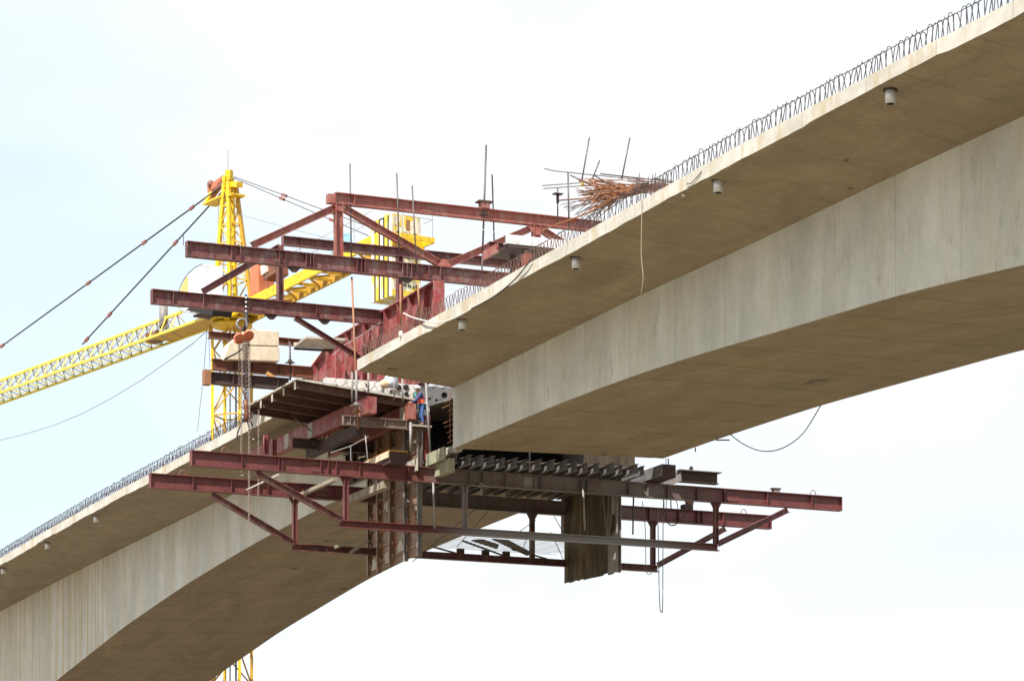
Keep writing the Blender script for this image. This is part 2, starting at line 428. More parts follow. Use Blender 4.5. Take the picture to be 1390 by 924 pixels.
# ---------------------------------------------------------------- the two box girder cantilevers
DW, VN, VF, TW = 19.22, 4.48, 14.74, .50
def interp(pts):
    xs = np.array([p[0] for p in pts], float); ys = np.array([p[1] for p in pts], float)
    o = np.argsort(xs); xs, ys = xs[o], ys[o]
    deg = min(4, len(xs) - 1); k = np.polyfit(xs, ys, deg)
    return lambda x: float(np.polyval(k, x))
def lin(pts):
    xs = [p[0] for p in pts]; ys = [p[1] for p in pts]
    return lambda x: float(np.interp(x, xs, ys))
def smooth(f, r=3.0):
    return lambda x: sum(f(x + d) for d in (-r, -r*.6, -r*.3, 0, r*.3, r*.6, r)) / 7
R_ = dict(
    wd=smooth(lin([(-100, -.4), (-60, -.05), (-52, .04), (-49, .11), (-44, .15), (-36, .21), (-30, .17), (-12, .07), (0, .01), (6, .0)]), 2),
    wj=smooth(lin([(-100, -1.1), (-60, -.62), (-45.5, -.45), (-38, -.37), (-28, -.37), (-19, -.28), (-10, -.33), (0, -.40), (6, -.42)]), 2),
    wn=smooth(lin([(-100, -10.6), (-84, -9.6), (-60, -6.3), (-45.5, -4.91), (-38.7, -4.32), (-29, -3.80), (-25.8, -3.58), (-20.9, -3.35), (-17.6, -3.22), (-10.9, -3.08), (0, -3.06), (8, -3.06)]), 2.5),
    wf=smooth(lin([(-100, -10.3), (-84, -9.3), (-60, -6.0), (-46, -4.75), (-29.7, -3.56), (-14.6, -2.95), (-6.5, -2.82), (0, -2.80), (8, -2.80)]), 2.5))
L_ = dict(
    wd=smooth(lin([(0, .0), (4, .0), (13, -.08), (32, -.04), (43, .0), (54, -.08), (64, -.2), (90, -.5), (200, -2.2)]), 2),
    wj=smooth(lin([(0, -.44), (4, -.44), (34, -.44), (56, -.52), (72, -.68), (84, -.83), (95, -1.0), (110, -1.2), (150, -1.6), (200, -2.6)]), 2),
    wn=smooth(lin([(0, -3.05), (8, -3.06), (18.5, -3.20), (29, -3.61), (40, -4.24), (52.5, -5.26), (68.8, -7.06), (90, -10.2), (97, -10.9), (103, -10.9), (112, -9.9), (132, -7.4), (150, -6.0), (200, -5.4)]), 2.5),
    wf=smooth(lin([(0, -2.82), (10, -2.85), (20, -2.98), (30, -3.2), (38, -3.6), (44.3, -4.14), (53.7, -4.97), (67, -6.55), (90, -9.8), (97, -10.6), (103, -10.6), (112, -9.7), (132, -7.2), (150, -5.9), (200, -5.2)]), 2.5))
FH = .47
def edge_w(u, seed):
    k = math.floor(u / 4.0)
    r = random.Random(k * 13 + seed)
    return (r.uniform(-.03, .03) + .03 * mnoise.noise(Vector((u * .9, seed, 0))) + .018 * mnoise.noise(Vector((u * 3.1, seed, 5))),
            r.uniform(-.02, .02) + .015 * mnoise.noise(Vector((u * 1.7, seed, 9))))

def girder(name, label, u0, u1, D, mats, seed, tip):
    """u0..u1 along the bridge; tip = the u of the free end"""
    root = thing(name, label, 'bridge girder', (DW/2, tip, D['wn'](tip)))
    web_m, sof_m, sofb_m = mats
    us = list(np.arange(u0, u1, .5)); us.append(u1)
    secs = []
    for u in us:
        wd, wj = D['wd'](u), D['wj'](u)
        dz, dv = edge_w(u, seed)
        dzt = .012 * mnoise.noise(Vector((u * 2.2, seed, 2)))
        secs.append([P(dv, u, wd + dz), P(VN, u, wj), P(VN + TW, u, wj), P(VN + 1.9, u, wd + .06), P(VF - 1.9, u, wd + .06), P(VF - TW, u, wj),
                     P(VF, u, wj), P(DW - dv, u, wd + dz), P(DW - dv, u, wd + FH + dzt), P(dv, u, wd + FH + dzt)])
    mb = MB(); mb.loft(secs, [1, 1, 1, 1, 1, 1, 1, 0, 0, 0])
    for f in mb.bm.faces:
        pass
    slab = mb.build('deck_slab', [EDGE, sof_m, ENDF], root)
    ends = [p for p in slab.data.polygons if len(p.vertices) == 10]
    for p in ends: p.material_index = 2
    us2 = list(np.arange(u0, u1, 1.0)); us2.append(u1)
    for (a, key, s) in ((VN, 'wn', 1), (VF, 'wf', -1)):
        secs = [[P(a, u, D['wj'](u) - .002), P(a, u, D[key](u)), P(a + s*TW, u, D[key](u)), P(a + s*TW, u, D['wj'](u) - .002)] for u in us2]
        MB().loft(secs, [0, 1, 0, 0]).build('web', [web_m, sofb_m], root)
    secs = [[P(VN + TW + .001, u, D['wn'](u) + .013), P(VF - TW - .001, u, D['wf'](u) - .012), P(VF - TW - .001, u, D['wf'](u) + .3), P(VN + TW + .001, u, D['wn'](u) + .3)] for u in us2]
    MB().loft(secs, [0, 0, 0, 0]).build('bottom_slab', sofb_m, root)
    return root

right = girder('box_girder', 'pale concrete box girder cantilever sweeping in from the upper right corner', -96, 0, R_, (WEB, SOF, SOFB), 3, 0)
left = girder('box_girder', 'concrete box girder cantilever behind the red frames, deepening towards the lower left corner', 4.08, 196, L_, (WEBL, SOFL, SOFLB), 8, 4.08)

# the pier that carries the left cantilever, below and beyond the frame
def pier():
    root = thing('bridge_pier', 'tall concrete pier standing under the deepest part of the left girder', 'pier', P(DW/2, 100, GROUND))
    MB().box(VN + .3, VF - .3, 97.5, 102.5, GROUND + 1.5, -10.65).build('shaft', WEB, root, .12)
    MB().box(VN - 1.5, VF + 1.5, 95, 105, GROUND - .3, GROUND + 1.5).build('footing', WEB, root, .05)
pier()
# edge stirrups: hairpins cast into the deck edge
def stirrup_mesh(mb, u, w0, h=.62, lean=0., spread=.17, v0=.12, v1=.27, hook=False):
    vm = (v0 + v1) / 2
    a = P(v0, u + spread + lean, w0 - .05); b = P(vm - .05, u + .04, w0 + h*.90); t1 = P(vm - .02, u + .02, w0 + h); t2 = P(vm + .03, u - .02, w0 + h*.99)
    c = P(vm + .06, u - .04, w0 + h*.88); d = P(v1, u - spread + lean, w0 - .05)
    mb.tube([a, b, t1, t2, c, d], .0142, 4)
    if hook: mb.tube([t1, t1 + P(-.05, -.07, .03), t1 + P(-.08, -.13, .0)], .0142, 4)
def base_stirrup(root):
    protos = []
    for k in range(5):
        mb = MB(); rr = random.Random(k)
        stirrup_mesh(mb, 0, 0, h=.62 + rr.uniform(-.03, .03), lean=rr.uniform(-.06, .06), spread=rr.uniform(.12, .19), v1=.27 + rr.uniform(-.04, .04), hook=k in (1, 3))
        bmesh.ops.recalc_face_normals(mb.bm, faces=mb.bm.faces)
        me = bpy.data.meshes.new('stirrup'); mb.bm.to_mesh(me); mb.bm.free()
        me.materials.append(REBAR); protos.append(me)
    return protos
protos = base_stirrup(None)
rusty_protos = []
for me in protos:
    c = me.copy(); c.materials.clear(); c.materials.append(REBARB); rusty_protos.append(c)
def stirrups(root, D, us, rusty=None, vfar=False):
    for i, u in enumerate(us[:100]):
        me = (rusty_protos if rusty and rusty(u) else protos)[rnd.randrange(5)]
        o = bpy.data.objects.new('stirrup', me); COL.objects.link(o); o.parent = root
        o.location = P(0, u, D['wd'](u) + FH) - root.location
        o.rotation_euler = (rnd.uniform(-.07, .07), rnd.uniform(-.06, .06), rnd.uniform(-.15, .15))
        o.scale = (1, 1, rnd.uniform(.92, 1.06))
    if len(us) > 100:
        mb = MB()
        for u in us[100:]:
            stirrup_mesh(mb, u, D['wd'](u) + FH, h=.62 + rnd.uniform(-.03, .03), lean=rnd.uniform(-.06, .06), spread=rnd.uniform(.12, .19))
        o = mb.build('stirrup', REBARB if rusty else REBAR, root); o['kind'] = 'stuff'
def edge_bars(root, D, u0, u1, mat):
    for (v, dw) in ((.185, .58),):
        pts = [P(v + .02*mnoise.noise(Vector((u, v, 1))), u, D['wd'](u) + FH + dw + .03*mnoise.noise(Vector((u*.7, v, 2)))) for u in np.arange(u0, u1, .8)]
        MB().tube(pts, .013, 4).build('edge_bar', mat, root)
us = list(np.arange(-53.8, -.2, .315)); us = [u + rnd.uniform(-.03, .03) for u in us]
stirrups(right, R_, us, rusty=lambda u: u > -18)
edge_bars(right, R_, -54, -12.5, REBAR)
us = [u + rnd.uniform(-.06, .06) for u in np.arange(11.0, 70, .37)]
stirrups(left, L_, us)
edge_bars(left, L_, 10, 70, REBAR)
# second row of stirrups set back on the left deck, seen through the first as a dense band
mb = MB()
for u in np.arange(11, 70, .38): stirrup_mesh(mb, u, L_['wd'](u) + FH, h=.62 + rnd.uniform(-.04, .04), lean=rnd.uniform(-.1, .1), v0=.50, v1=.75)
o = mb.build('inner_stirrup_row', REBAR, left); o['kind'] = 'stuff'

# drain pipes under the deck edge
def pipe(root, D, u, rust=False):
    v = .42; w = D['wd'](u) + (D['wj'](u) - D['wd'](u)) * v / VN
    mb = MB()
    mb.tube([P(v, u, w - .40), P(v, u, w + .05)], .155, 16)
    o = mb.build('drain_pipe', GALV, root)
    MB().tube([P(v, u, w - .404), P(v, u, w - .399)], .13, 14).build('bore', DARK, o)
    MB().tube([P(v, u, w - .012), P(v, u, w + .012)], .23, 16).build('collar_stain', DARKST, o)
for u in (-44.6, -33.4, -22.0, -11.0, -55.7): pipe(right, R_, u)
for u in (44.0, 55.0, 66.2): pipe(left, L_, u)
# tendon ducts in the left end face and bars left sticking out of both ends
def duct(px, py, r):
    q = pu(px, py, 4.08)
    MB().tube([P(q.x, 4.035, q.z), P(q.x, 4.12, q.z)], r, 14).build('tendon_duct', DARK, left)
for px, py, r in ((541, 526, .13), (551, 525.5, .13), (551.5, 535, .11), (603, 536, .13), (545, 538, .06), (592, 543, .05), (583, 541, .05), (530, 531, .04), (478, 517, .04), (497, 522, .04)): duct(px, py, r)
for i in range(26):
    v = .2 + i * .235; w = L_['wd'](4.1) + (.37 if i % 2 else .14) - (.25 * v / VN if i % 2 == 0 else 0)
    ln = rnd.uniform(.5, 1.5); dz = rnd.uniform(-.12, .12)
    MB().tube([P(v, 4.1, w), P(v + rnd.uniform(-.1, .1), 4.1 - ln, w + dz)], .013, 4).build('starter_bar', REBARB, left)
for i in range(10):
    w = -.55 - i * .23
    MB().tube([P(VN + .12, -.02, w), P(VN + .12 + rnd.uniform(-.05, .05), rnd.uniform(.75, 1.25) + (.5 if i in (2, 5) else 0), w - rnd.uniform(-.02, .06))], .017, 4).build('starter_bar', RODR, right)
MB().tube([P(VN + .10, .62, -.3), P(VN + .10, .60, -2.75)], .018, 4).build('starter_bar', RODR, right)
for i in range(8):
    v = .5 + i * .55
    MB().tube([P(v, -.02, .08 - .08*v), P(v, rnd.uniform(.35, .9), .04 - .08*v)], .012, 4).build('starter_bar', REBARB, right)

# ---------------------------------------------------------------- transverse trusses of the form traveller
def stiff(mb, v, u, w0, w1, b):
    mb.box(v - .010, v + .010, u - b/2 + .004, u - .016, w0, w1)
    mb.box(v - .010, v + .010, u + .016, u + b/2 - .004, w0, w1)
def chord(root, name, v0, v1, u, w0, w1, b, mat, stiffs=(), ends=True):
    h = w1 - w0
    o = MB().ibeam(P(v0, u, (w0+w1)/2), P(v1, u, (w0+w1)/2), h, b, .03, .035).build(name, mat, root)
    for v in stiffs:
        if v0 + .05 < v < v1 - .05:
            m = MB(); stiff(m, v, u, w0 + .036, w1 - .036, b); m.build('stiffener', mat, o)
    for v in ((v0 + .015, v1 - .015) if ends else ()):
        m = MB(); stiff(m, v, u, w0 + .036, w1 - .036, b); m.build('end_plate', mat, o)
    return o
def splice(root, v, u, w, hh, mat, ln=.62):
    o = MB().box(v - ln/2, v + ln/2, u - .034, u - .0165, w - hh/2, w + hh/2).build('splice_plate', mat, root)
    first = None
    for i in range(6):
        for j in (-1, 1):
            x = v - ln/2 + .06 + i * (ln - .12) / 5; z = w + j * hh * .32
            if first is None:
                first = MB().tube([P(x, u - .034, z), P(x, u - .058, z)], .021, 6).build('bolt', GREYST, o); fx, fz_ = x, z
            else: copyto(first, o, first.location + P(x - fx, 0, z - fz_))
def vs_at(pxs, y, u): return [pu(p, y, u).x for p in pxs]
def member(root, name, a, b, h, wd, mat, up=None):
    return MB().ibeam(a, b, h, wd, .025, .03, up=up or YA.cross(Vector(b) - Vector(a)).normalized()).build(name, mat, root)
def gusset(root, v, u, w, dv, dw, mat, sgn=1):
    MB().prism([P(v - dv, u - .02, w), P(v + dv, u - .02, w), P(v + .10, u - .02, w - sgn*dw), P(v - .10, u - .02, w - sgn*dw)], (0, .04, 0)).build('gusset', mat, root)
def lug(root, v, u, w):
    pts = [P(v + .16*math.cos(a), u, w - .02 + .26*math.sin(a)) for a in np.linspace(0, math.pi, 8)]
    MB().tube(pts, .022, 5).build('lifting_lug', LINK, root)
CM = 9.3
def underslung(u, label, mat, mat2, posts, stiffs, v0, v1, wl, group):
    root = thing('underslung_truss', label, 'steel truss', (CM, u, wl - .15), group)
    wt, wb = -3.50, -4.17
    chord(root, 'top_chord', v0, v1, u, wb, wt, .34, mat, stiffs)
    MB().channel(P(.16, u, wl), P(18.9, u, wl), .32, .28, sgn=-1).build('bottom_chord', mat2, root)
    for v in posts:
        member(root, 'post', P(v, u, wb - .005), P(v, u, wl + .16), .22, .20, mat2 if 2 < v < 16 else mat)
        gusset(root, v, u, wb - .004, .30, .34, mat)
    member(root, 'diagonal', P(-3.75, u, wb - .11), P(.22, u, wl + .17), .26, .26, RED)
    member(root, 'diagonal', P(22.55, u, wb - .11), P(18.85, u, wl + .17), .26, .26, RED)
    for v in (v0 + 1.55, v1 - 1.5): lug(root, v, u, wt)
    return root
grpL = 'transverse trusses slung under the gap'
uC, uD = 2.6, 9.0
sC = vs_at((327, 377, 382, 434, 444, 455, 487, 553, 568, 636, 654, 685, 724, 733, 787, 796, 852, 878, 905, 945, 982, 1040, 1100), 655, uC)
sD = vs_at((261, 313, 363, 388, 410, 420, 450, 480, 880, 920, 945, 952, 980, 1040), 680, uD)
tC = underslung(uC, 'nearer red truss slung under the girder tips, its middle stretch grey with cement', REDC, REDC2, (.42, 6.1, 18.75), sC, -6.72, 25.4, -6.26, grpL)
tD = underslung(uD, 'farther red truss slung under the gap, behind the rust-brown form panel', REDC, RED, (.25, 12.2, 18.6), sD, -6.68, 25.05, -6.45, grpL)

def overhead(u, label, wb0, wb1, wt0, wt1, v0, v1, posts, diags, e0, stiffs, mats, group, pw_=.34):
    root = thing('overhead_truss', label, 'steel truss', (CM, u, wb0), group)
    mb_, mt_, md_ = mats
    chord(root, 'bottom_chord', v0, v1, u, wb0, wb1, .36, mb_, stiffs)
    chord(root, 'top_chord', e0, 19.2 - e0, u, wt0, wt1, .34, mt_, (e0 + .9, 19.2 - e0 - .9))
    for v, b_ in posts:
        member(root, 'post', P(v, u, (wb1 + .004) if b_ is None else b_), P(v, u, wt0 - .004), pw_, .34, md_, up=XA)
    for (a, b, da, db) in diags:
        h = .30
        member(root, 'diagonal', P(a, u - da, wb1 + .10), P(b, u - da, wt0 - .14), h, .26, md_)
    return root
grpU = 'transverse trusses standing over the gap'
for v in (-.9, 9.3, 19.6): splice(tC, v, uC, -3.835, .48, REDC if v < 0 else REDC2)
for v in (1.6, 20.2): splice(tD, v, uD, -3.835, .46, REDC)
sB = vs_at((313, 325, 378, 386, 414, 420, 424, 483, 489, 494, 545, 551, 557, 565, 580, 596), 360, uC)
sA = vs_at((234, 275, 428), 415, uD)
tB = overhead(uC, 'nearer and taller overhead red truss with light red top members', 4.86, 5.52, 7.82, 8.32, -6.92, 26.1, ((.07, None), (9.6, 6.9), (19.1, None)),
     ((-3.95, -.05, 0, 0), (4.95, .30, 0, 0), (5.2, 9.35, 0, 0), (14.0, 9.85, 0, 0), (14.2, 18.9, 0, 0), (23.1, 19.2, 0, 0)), -.12, sB, (RED, REDL, REDL), grpU)
tA = overhead(uD, 'farther overhead red truss whose lower beam juts out lowest to the left', 4.17, 4.82, 7.42, 7.83, -6.60, 25.8, ((-.47, None), (5.42, 4.9), (13.8, 4.9), (19.65, None)),
     ((-4.2, -.55, 0, 0), (23.4, 19.75, 0, 0)), -.36, sA, (RED, RED, RED), grpU, .26)
for v in (-2.6, 2.6): splice(tB, v, uC, 5.19, .46, RED)
for v in (4.3, 12.6): splice(tB, v, uC, 8.07, .34, REDL)
for v in (-1.5, 2.9): splice(tA, v, uD, 4.495, .45, RED)
# box ends at the top left corner of the nearer truss
MB().box(-.46, -.13, uC - .16, uC + .16, 7.82, 8.22).build('end_stub', REDL, tB)
for v in (5.08,): gusset(tB, v, uC - .10, 5.535, .35, -.32, REDL)
for v in (.12,): gusset(tB, v, uC - .10, 7.80, .34, .30, REDL)
gusset(tB, 9.6, uC - .10, 7.80, .55, .42, REDL)
for v, u, w in ((-.9, uD, 4.165), (-2.0, uC, 4.855), (1.7, uD, 4.165), (3.3, uC, 4.855)):
    MB().prism([P(v - .3, u - .1, w - .002), P(v + .3, u - .1, w - .002), P(v + .12, u - .1, w - .2), P(v - .05, u - .1, w - .2)], (0, .2, 0)).build('bracket', DARKST, tB if u == uC else tA)
# washer seat on the top chord for the tall rod
MB().box(6.85, 7.25, uC - .2, uC + .2, 8.325, 8.60).build('rod_seat', REDL, tB)
MB().box(6.70, 7.40, uC - .25, uC + .25, 8.602, 8.66).build('seat_plate', DARKST, tB)
MB().tube([pu(248, 333, uC) + P(.03, 0, 0), pu(249, 316, uC) + P(0, 0, 0)], .018, 4).build('stub_bar', REBAR, tB)

# ---------------------------------------------------------------- main plate girders along the deck
def main_girder(v, label, sgn):
    root = thing('plate_girder', label, 'steel girder', (v, 12, .5), 'long plate girders on the deck')
    top, bot, u0, u1 = 4.74, .50, 2.05, 24
    prof = [(u0, bot + .05), (u0, top - .05), (15.6, top - .05), (23.6, 2.6), (u1, bot + .05)]
    MB().prism([P(v - .015, a, b) for a, b in prof], (.03, 0, 0)).build('web_plate', REDG, root)
    MB().bar(P(v, u0, top - .025), P(v, 15.6, top - .025), .55, .05).build('top_flange', REDG, root)
    MB().bar(P(v, 15.6, top - .03), P(v, 23.6, 2.58), .55, .05).build('end_flange', REDG, root)
    MB().bar(P(v, u0, bot + .025), P(v, u1, bot + .025), .55, .05).build('bottom_flange', REDG, root)
    for u in (3.2, 5.2, 6.6, 8.3, 9.9, 11.1, 12.6, 13.5, 14.8, 16.3, 18.0, 19.6, 21.2):
        tp = top - .055 if u < 15.5 else top - .055 - (u - 15.6) * (4.74 - 2.6) / 8.0
        m = MB(); m.box(v - .26, v - .018, u - .015, u + .015, bot + .055, tp); m.box(v + .018, v + .26, u - .015, u + .015, bot + .055, tp)
        m.build('stiffener', REDG, root)
    MB().box(v - .27, v + .27, u0 - .035, u0 - .002, bot + .002, top - .002).build('end_plate', REDG, root)
    return root
main_girder(4.62, 'deep crimson plate girder standing lengthwise on the deck, its far end sloping down', 1)
main_girder(14.6, 'deep crimson plate girder on the far half of the deck, mostly hidden', -1)
# slim brace from the farther truss down to the deck edge, grab wire along the girder
a, b = pu(400, 431, uD - .2), pv(490, 487, 4.2)
o = MB().ibeam(a, b, .20, .18, .02, .025).build('slanting_brace', RED); tag(o, 'slim dark red brace slanting down right from the lowest overhead beam to the plate girder', 'steel brace')
o = MB().tube([pv(452, 482, 4.3), pv(466, 469, 4.3), pv(490, 455, 4.3), pv(516, 438, 4.3)], .016, 5).build('grab_wire', GALV); tag(o, 'thin pale wire strung along the side of the crimson plate girder', 'wire')

# ---------------------------------------------------------------- hanger rods
def rod(px0, py0, px1, py1, u, r, mat, label, nut=None, cat='rod'):
    a, b = pu(px0, py0, u), pu(px1, py1, u)
    root = thing('hanger_rod', label, cat, (b.x, b.y, b.z), 'threaded hanger rods')
    MB().tube([a, b], r, 8).build('shaft', mat, root)
    if nut:
        for q in nut:
            z = pu(px0, q, u)
            t = (z.z - b.z) / (a.z - b.z); c = b.lerp(a, t)
            MB().tube([c - Zup * .06, c + Zup * .06], r * 2.2, 6).build('nut', mat, root)
            MB().box(c.x - r*4, c.x + r*4, c.y - r*4, c.y + r*4, c.z - .085, c.z - .062).build('washer_plate', mat, root)
    return root
rod(475, 222, 477, 350, uC, .032, ROD, 'upper length of the leftmost tall rod, left of the nearer truss post')
rod(477.5, 376, 486, 582, uC, .045, RODR, 'rusty rod hanging from the nearer overhead beam down past the left form beam', nut=(556,))
rod(538.5, 235, 542, 345, uC - .28, .034, ROD, 'second tall rod from the left, rising past the yellow ballast')
rod(543.5, 386, 544, 442, uC - .28, .05, RODR, 'orange rusty rod ending at the deck edge by the plate girder', nut=None)
rod(559.5, 252, 566, 372, uC - .32, .034, ROD, 'third tall rod from the left, leaning slightly')
rod(567, 386, 570, 428, uC - .32, .045, RODR, 'rusty rod in front of the plate girder, right of the orange one')
rod(660, 197, 655, 345, uC, .046, ROD, 'tallest dark rod, through the washer seat on the light red beam', nut=(290,))
rod(668, 237, 671.5, 352, uC + .4, .036, ROD, 'dark rod just right of the tallest rod')
rod(655, 346, 654, 378, uC + .5, .036, ROD, 'short dark rod length below the tallest rod, reaching the deck edge')
rod(478, 505, 478, 545, uC, .045, GREYST, 'short grey rod beside the left form beam end, leftmost of the pair')
rod(483.5, 503, 484, 556, uC - .3, .055, GREYST, 'short pale rod standing on the left form beam', nut=(548,))
rod(500, 504, 500, 534, 1.6, .042, GREYST, 'grey rod hanging under the right deck tip above the left form beam end')
rod(546, 513, 547, 545, 1.6, .045, GREYST, 'grey rod between the two tendon duct holes')
rod(535, 508, 535, 543, 1.7, .035, GREYST, 'thin grey rod left of the tendon duct holes')
rod(578, 519, 584, 612, 1.4, .05, GREYST, 'long grey rod right of the worker, in front of the dark box opening')
rod(588, 655, 590, 717, uC - .25, .052, GREYST, 'pale rod leaning between the two chords, right of the rusty form panel')
rod(653.5, 655, 653.5, 672, uC - .3, .045, GREYST, 'short rod stub under the grey beam, right of the grey double post', nut=(657,))
rod(791, 655, 794, 720, uC - .25, .05, GREYST, 'grey rod hanging in front of the brown form boards')
rod(860, 672, 859, 725, uC + 1.2, .04, ROD, 'dark rod end hanging right of the brown form panel')
rod(719, 612, 719, 640, 1.2, .04, GREYST, 'thin grey rod passing through the row of joists under the soffit')
rod(393.5, 464, 394, 516, 13, .05, ROD, 'dark threaded rod through the rusty beams right of the concrete blocks', nut=(490,))
# props and bars standing on the right deck
rod(790, 244, 800, 187, -22, .028, ROD, 'tall thin bar leaning right over the rebar pile, left of its twin')
rod(844, 243, 855, 187, -24, .028, ROD, 'tall thin bar leaning right over the middle of the rebar pile')
rod(804.5, 242, 814, 218, -22, .026, ROD, 'short bar leaning right between the two tall thin bars')
rod(771, 235, 772.5, 312, -19, .034, ROD, 'upright bar right of the prop with the dark top plate')
def prop():
    u = -19.5; a = pu(757, 302, u); b = pu(757, 254, u)
    root = thing('screw_prop', 'thin upright prop with a dark square top plate, left of the rebar pile', 'prop', a)
    b = P(a.x, u, b.z)
    MB().tube([a, b], .03, 8).build('tube', ROD, root)
    c = P(a.x, u, pu(757, 264, u).z)
    MB().prism([P(c.x - .18, u - .14, c.z), P(c.x + .18, u - .14, c.z), P(c.x + .18, u + .14, c.z), P(c.x - .18, u + .14, c.z)], (0, 0, .03)).build('top_plate', DARKST, root)
    MB().tube([c - Zup * .32, c - Zup * .003], .055, 10).build('collar', DARKST, root)
prop()

# ---------------------------------------------------------------- rusty beams, blocks and the chain hoist at the left
def rbeam(u, px0, py0, py1, px1, mat, label, ep=False):
    a = pu(px0, py0, u); b = pu(px0, py1, u); e = pu(px1, (py0+py1)/2, u)
    h = a.z - b.z
    root = thing('rusty_beam', label, 'steel beam', (a.x, u, b.z), 'rusty beams reaching out left of the plate girder')
    o = MB().ibeam(P(a.x, u, b.z + h/2), P(e.x, u, b.z + h/2), h, .34, .03, .04).build('beam', mat, root)
    n = int((e.x - a.x) / 1.1)
    for k in range(1, n + 1):
        m = MB(); stiff(m, a.x + k * 1.1 * (.9 + .1*(k % 2)), u, b.z + .042, a.z - .042, .34); m.build('stiffener', mat, o)
    if ep: MB().box(a.x - .32, a.x - .003, u - .2, u + .2, b.z - .06, a.z + .08).build('end_plate', RODR, root)
    return root, a, b
r1, a1, b1 = rbeam(13.0, 288, 487, 502, 424, RUST, 'rust-orange I-beam directly under the two pale concrete blocks')
r2, a2, b2 = rbeam(12.2, 285, 505, 521, 392, DARKST, 'dark brown I-beam with a rusty end plate, lowest of the beams under the blocks', True)
r3, a3, b3 = rbeam(15.0, 283, 450, 459, 411, RUST, 'slim rusty beam passing behind the concrete blocks')
o = MB().bar(pu(362, 506, 12.7), pu(386, 523, 12.7), .12, .18).build('tan_brace', TIMO); tag(o, 'short tan brace slanting below the rusty beam at the walkway form edge', 'brace')
def cblock(pts, dep, u, label):
    mb = MB()
    mb.prism([pu(x, y, u) for x, y in pts], (0, dep, 0))
    o = mb.build('concrete_block', BLOCK, None, .03); tag(o, label, 'concrete block', 'concrete blocks on the rusty beam'); return o
cblock([(332, 449), (337, 447), (378.5, 449.5), (379, 469.5), (339, 468)], .9, 12.6, 'upper pale concrete block of the stacked pair')
cblock([(337.5, 469.5), (379.5, 471), (379.5, 490.5), (337.5, 489)], .95, 12.5, 'lower pale concrete block resting on the rust-orange beam')
cblock([(304, 487.5), (311, 466), (322, 457), (331, 452), (336.5, 460), (336.5, 489)], .8, 12.55, 'pale wedge-shaped concrete block leaning left of the stacked pair')
o = MB().tube([pu(305, 487, 12.3), pu(320, 480, 12.3), pu(329, 473, 12.3)], .045, 6).build('sling', BLACK); tag(o, 'dark sling lying slantwise across the wedge-shaped concrete block', 'sling')

def chain_mesh(mb, a, b, pitch=.10, r=.05, t=.016):
    a = Vector(a); b = Vector(b); d = (b - a); n = max(2, int(d.length / pitch)); dn = d.normalized()
    x = dn.cross(XA + YA*.3).normalized(); y = dn.cross(x)
    for k in range(n):
        c = a + d * ((k + .5) / n); s = x if k % 2 else y
        l = d.length / n * .62
        pts = [c + s * r * .55 - dn * l, c + s * r - dn * l*.4, c + s * r + dn * l*.4, c + s * r*.55 + dn * l, c - s * r*.55 + dn * l, c - s * r + dn * l*.4, c - s * r - dn * l*.4, c - s * r*.55 - dn * l]
        mb.tube(pts + [pts[0]], t, 4, cap=False)
uH = 8.5
hz = pu(334, 470, uH)
hoist = thing('chain_hoist', 'chain hoist with two orange end caps hanging from the lowest overhead beam', 'chain hoist', P(hz.x, uH, hz.z))
q = pu(334, 402, uH - .1)
m = MB()
for k in range(4): m.tube([pu(334 + dx, 400, 8.78) for dx in (0,)] + [pu(334, 402 + 12*1, 8.77), pu(334, 424, 8.74)], .05, 6)
m.build('sling', BLACK, hoist)
m = MB()
for i in range(4):
    c = pu(334, 404 + i * 6.2, 8.70); m.sphere(c, .055, (1, .6, 1.0), 8, 6)
m.build('sling_link', GALV, hoist)
m = MB()
hc = pu(328.5, 440, uH)
m.tube([hc + P(.24*math.cos(t), 0, .24*math.sin(t)) for t in np.linspace(-.6, 4.6, 14)], .06, 8)
m.build('hook', GREYST, hoist)
m = MB().tube([pu(334, 424, 8.7), pu(335, 436, 8.6), pu(331, 449, uH)], .09, 8).build('shank', BLACK, hoist)
body = MB(); c0, c1 = pu(325, 460, uH), pu(338, 457, uH)
body.bar(c0 + P(-.05, .05, .02), c1 + P(.05, .05, .02), .28, .42); body.build('housing', BALC, hoist, .04)
for (px, py) in ((323.5, 460), (336, 456)):
    c = pu(px, py, uH - .1)
    MB().tube([c + P(0, -.22, -.02), c + P(0, -.20, 0), c + P(0, .02, 0)], .24, 18).build('end_cap', ORANGE, hoist)
for (x0, y0, x1, y1) in ((325, 466, 325, 556), (331.5, 465, 332.5, 545), (333.8, 465, 334.2, 545), (335.6, 465, 336, 545)):
    m = MB(); chain_mesh(m, pu(x0, y0, uH), pu(x1, y1, uH)); m.build('load_chain', CHAIN, hoist)
m = MB(); chain_mesh(m, pu(338.5, 464, uH - .1), pu(338, 716, uH - .1), .11, .042); m.build('hand_chain', CHAINL, hoist)
m = MB(); chain_mesh(m, pu(329, 466, uH - .1), pu(327, 640, uH - .1), .11, .035, .012)
m.build('hand_chain', CHAINL, hoist)
m = MB().tube([pu(333, 543, uH), pu(334, 552, uH), pu(335, 562, uH), pu(334, 572, uH)], .12, 8).build('bottom_block', RUST, hoist)
for k, pts in enumerate(([(333, 566), (327, 574), (323, 586), (321, 597)], [(335, 566), (341, 573), (344, 582), (344.5, 590)], [(335, 568), (338, 580), (339, 592)])):
    MB().tube([pu(x, y, uH) for x, y in pts], .035, 6).build('wire_sling', BLACK, hoist)
m = MB(); chain_mesh(m, pu(351, 556, uH), pu(350.5, 672, uH), .13, .03, .011); m.build('hand_chain', CHAINL, hoist)
m = MB()
for px, py in ((324, 590), (344, 580), (344, 596), (329, 645)): m.sphere(pu(px, py, uH), .045, (1.6, 1, .6), 8, 6)
m.build('clamp', GALV, hoist)

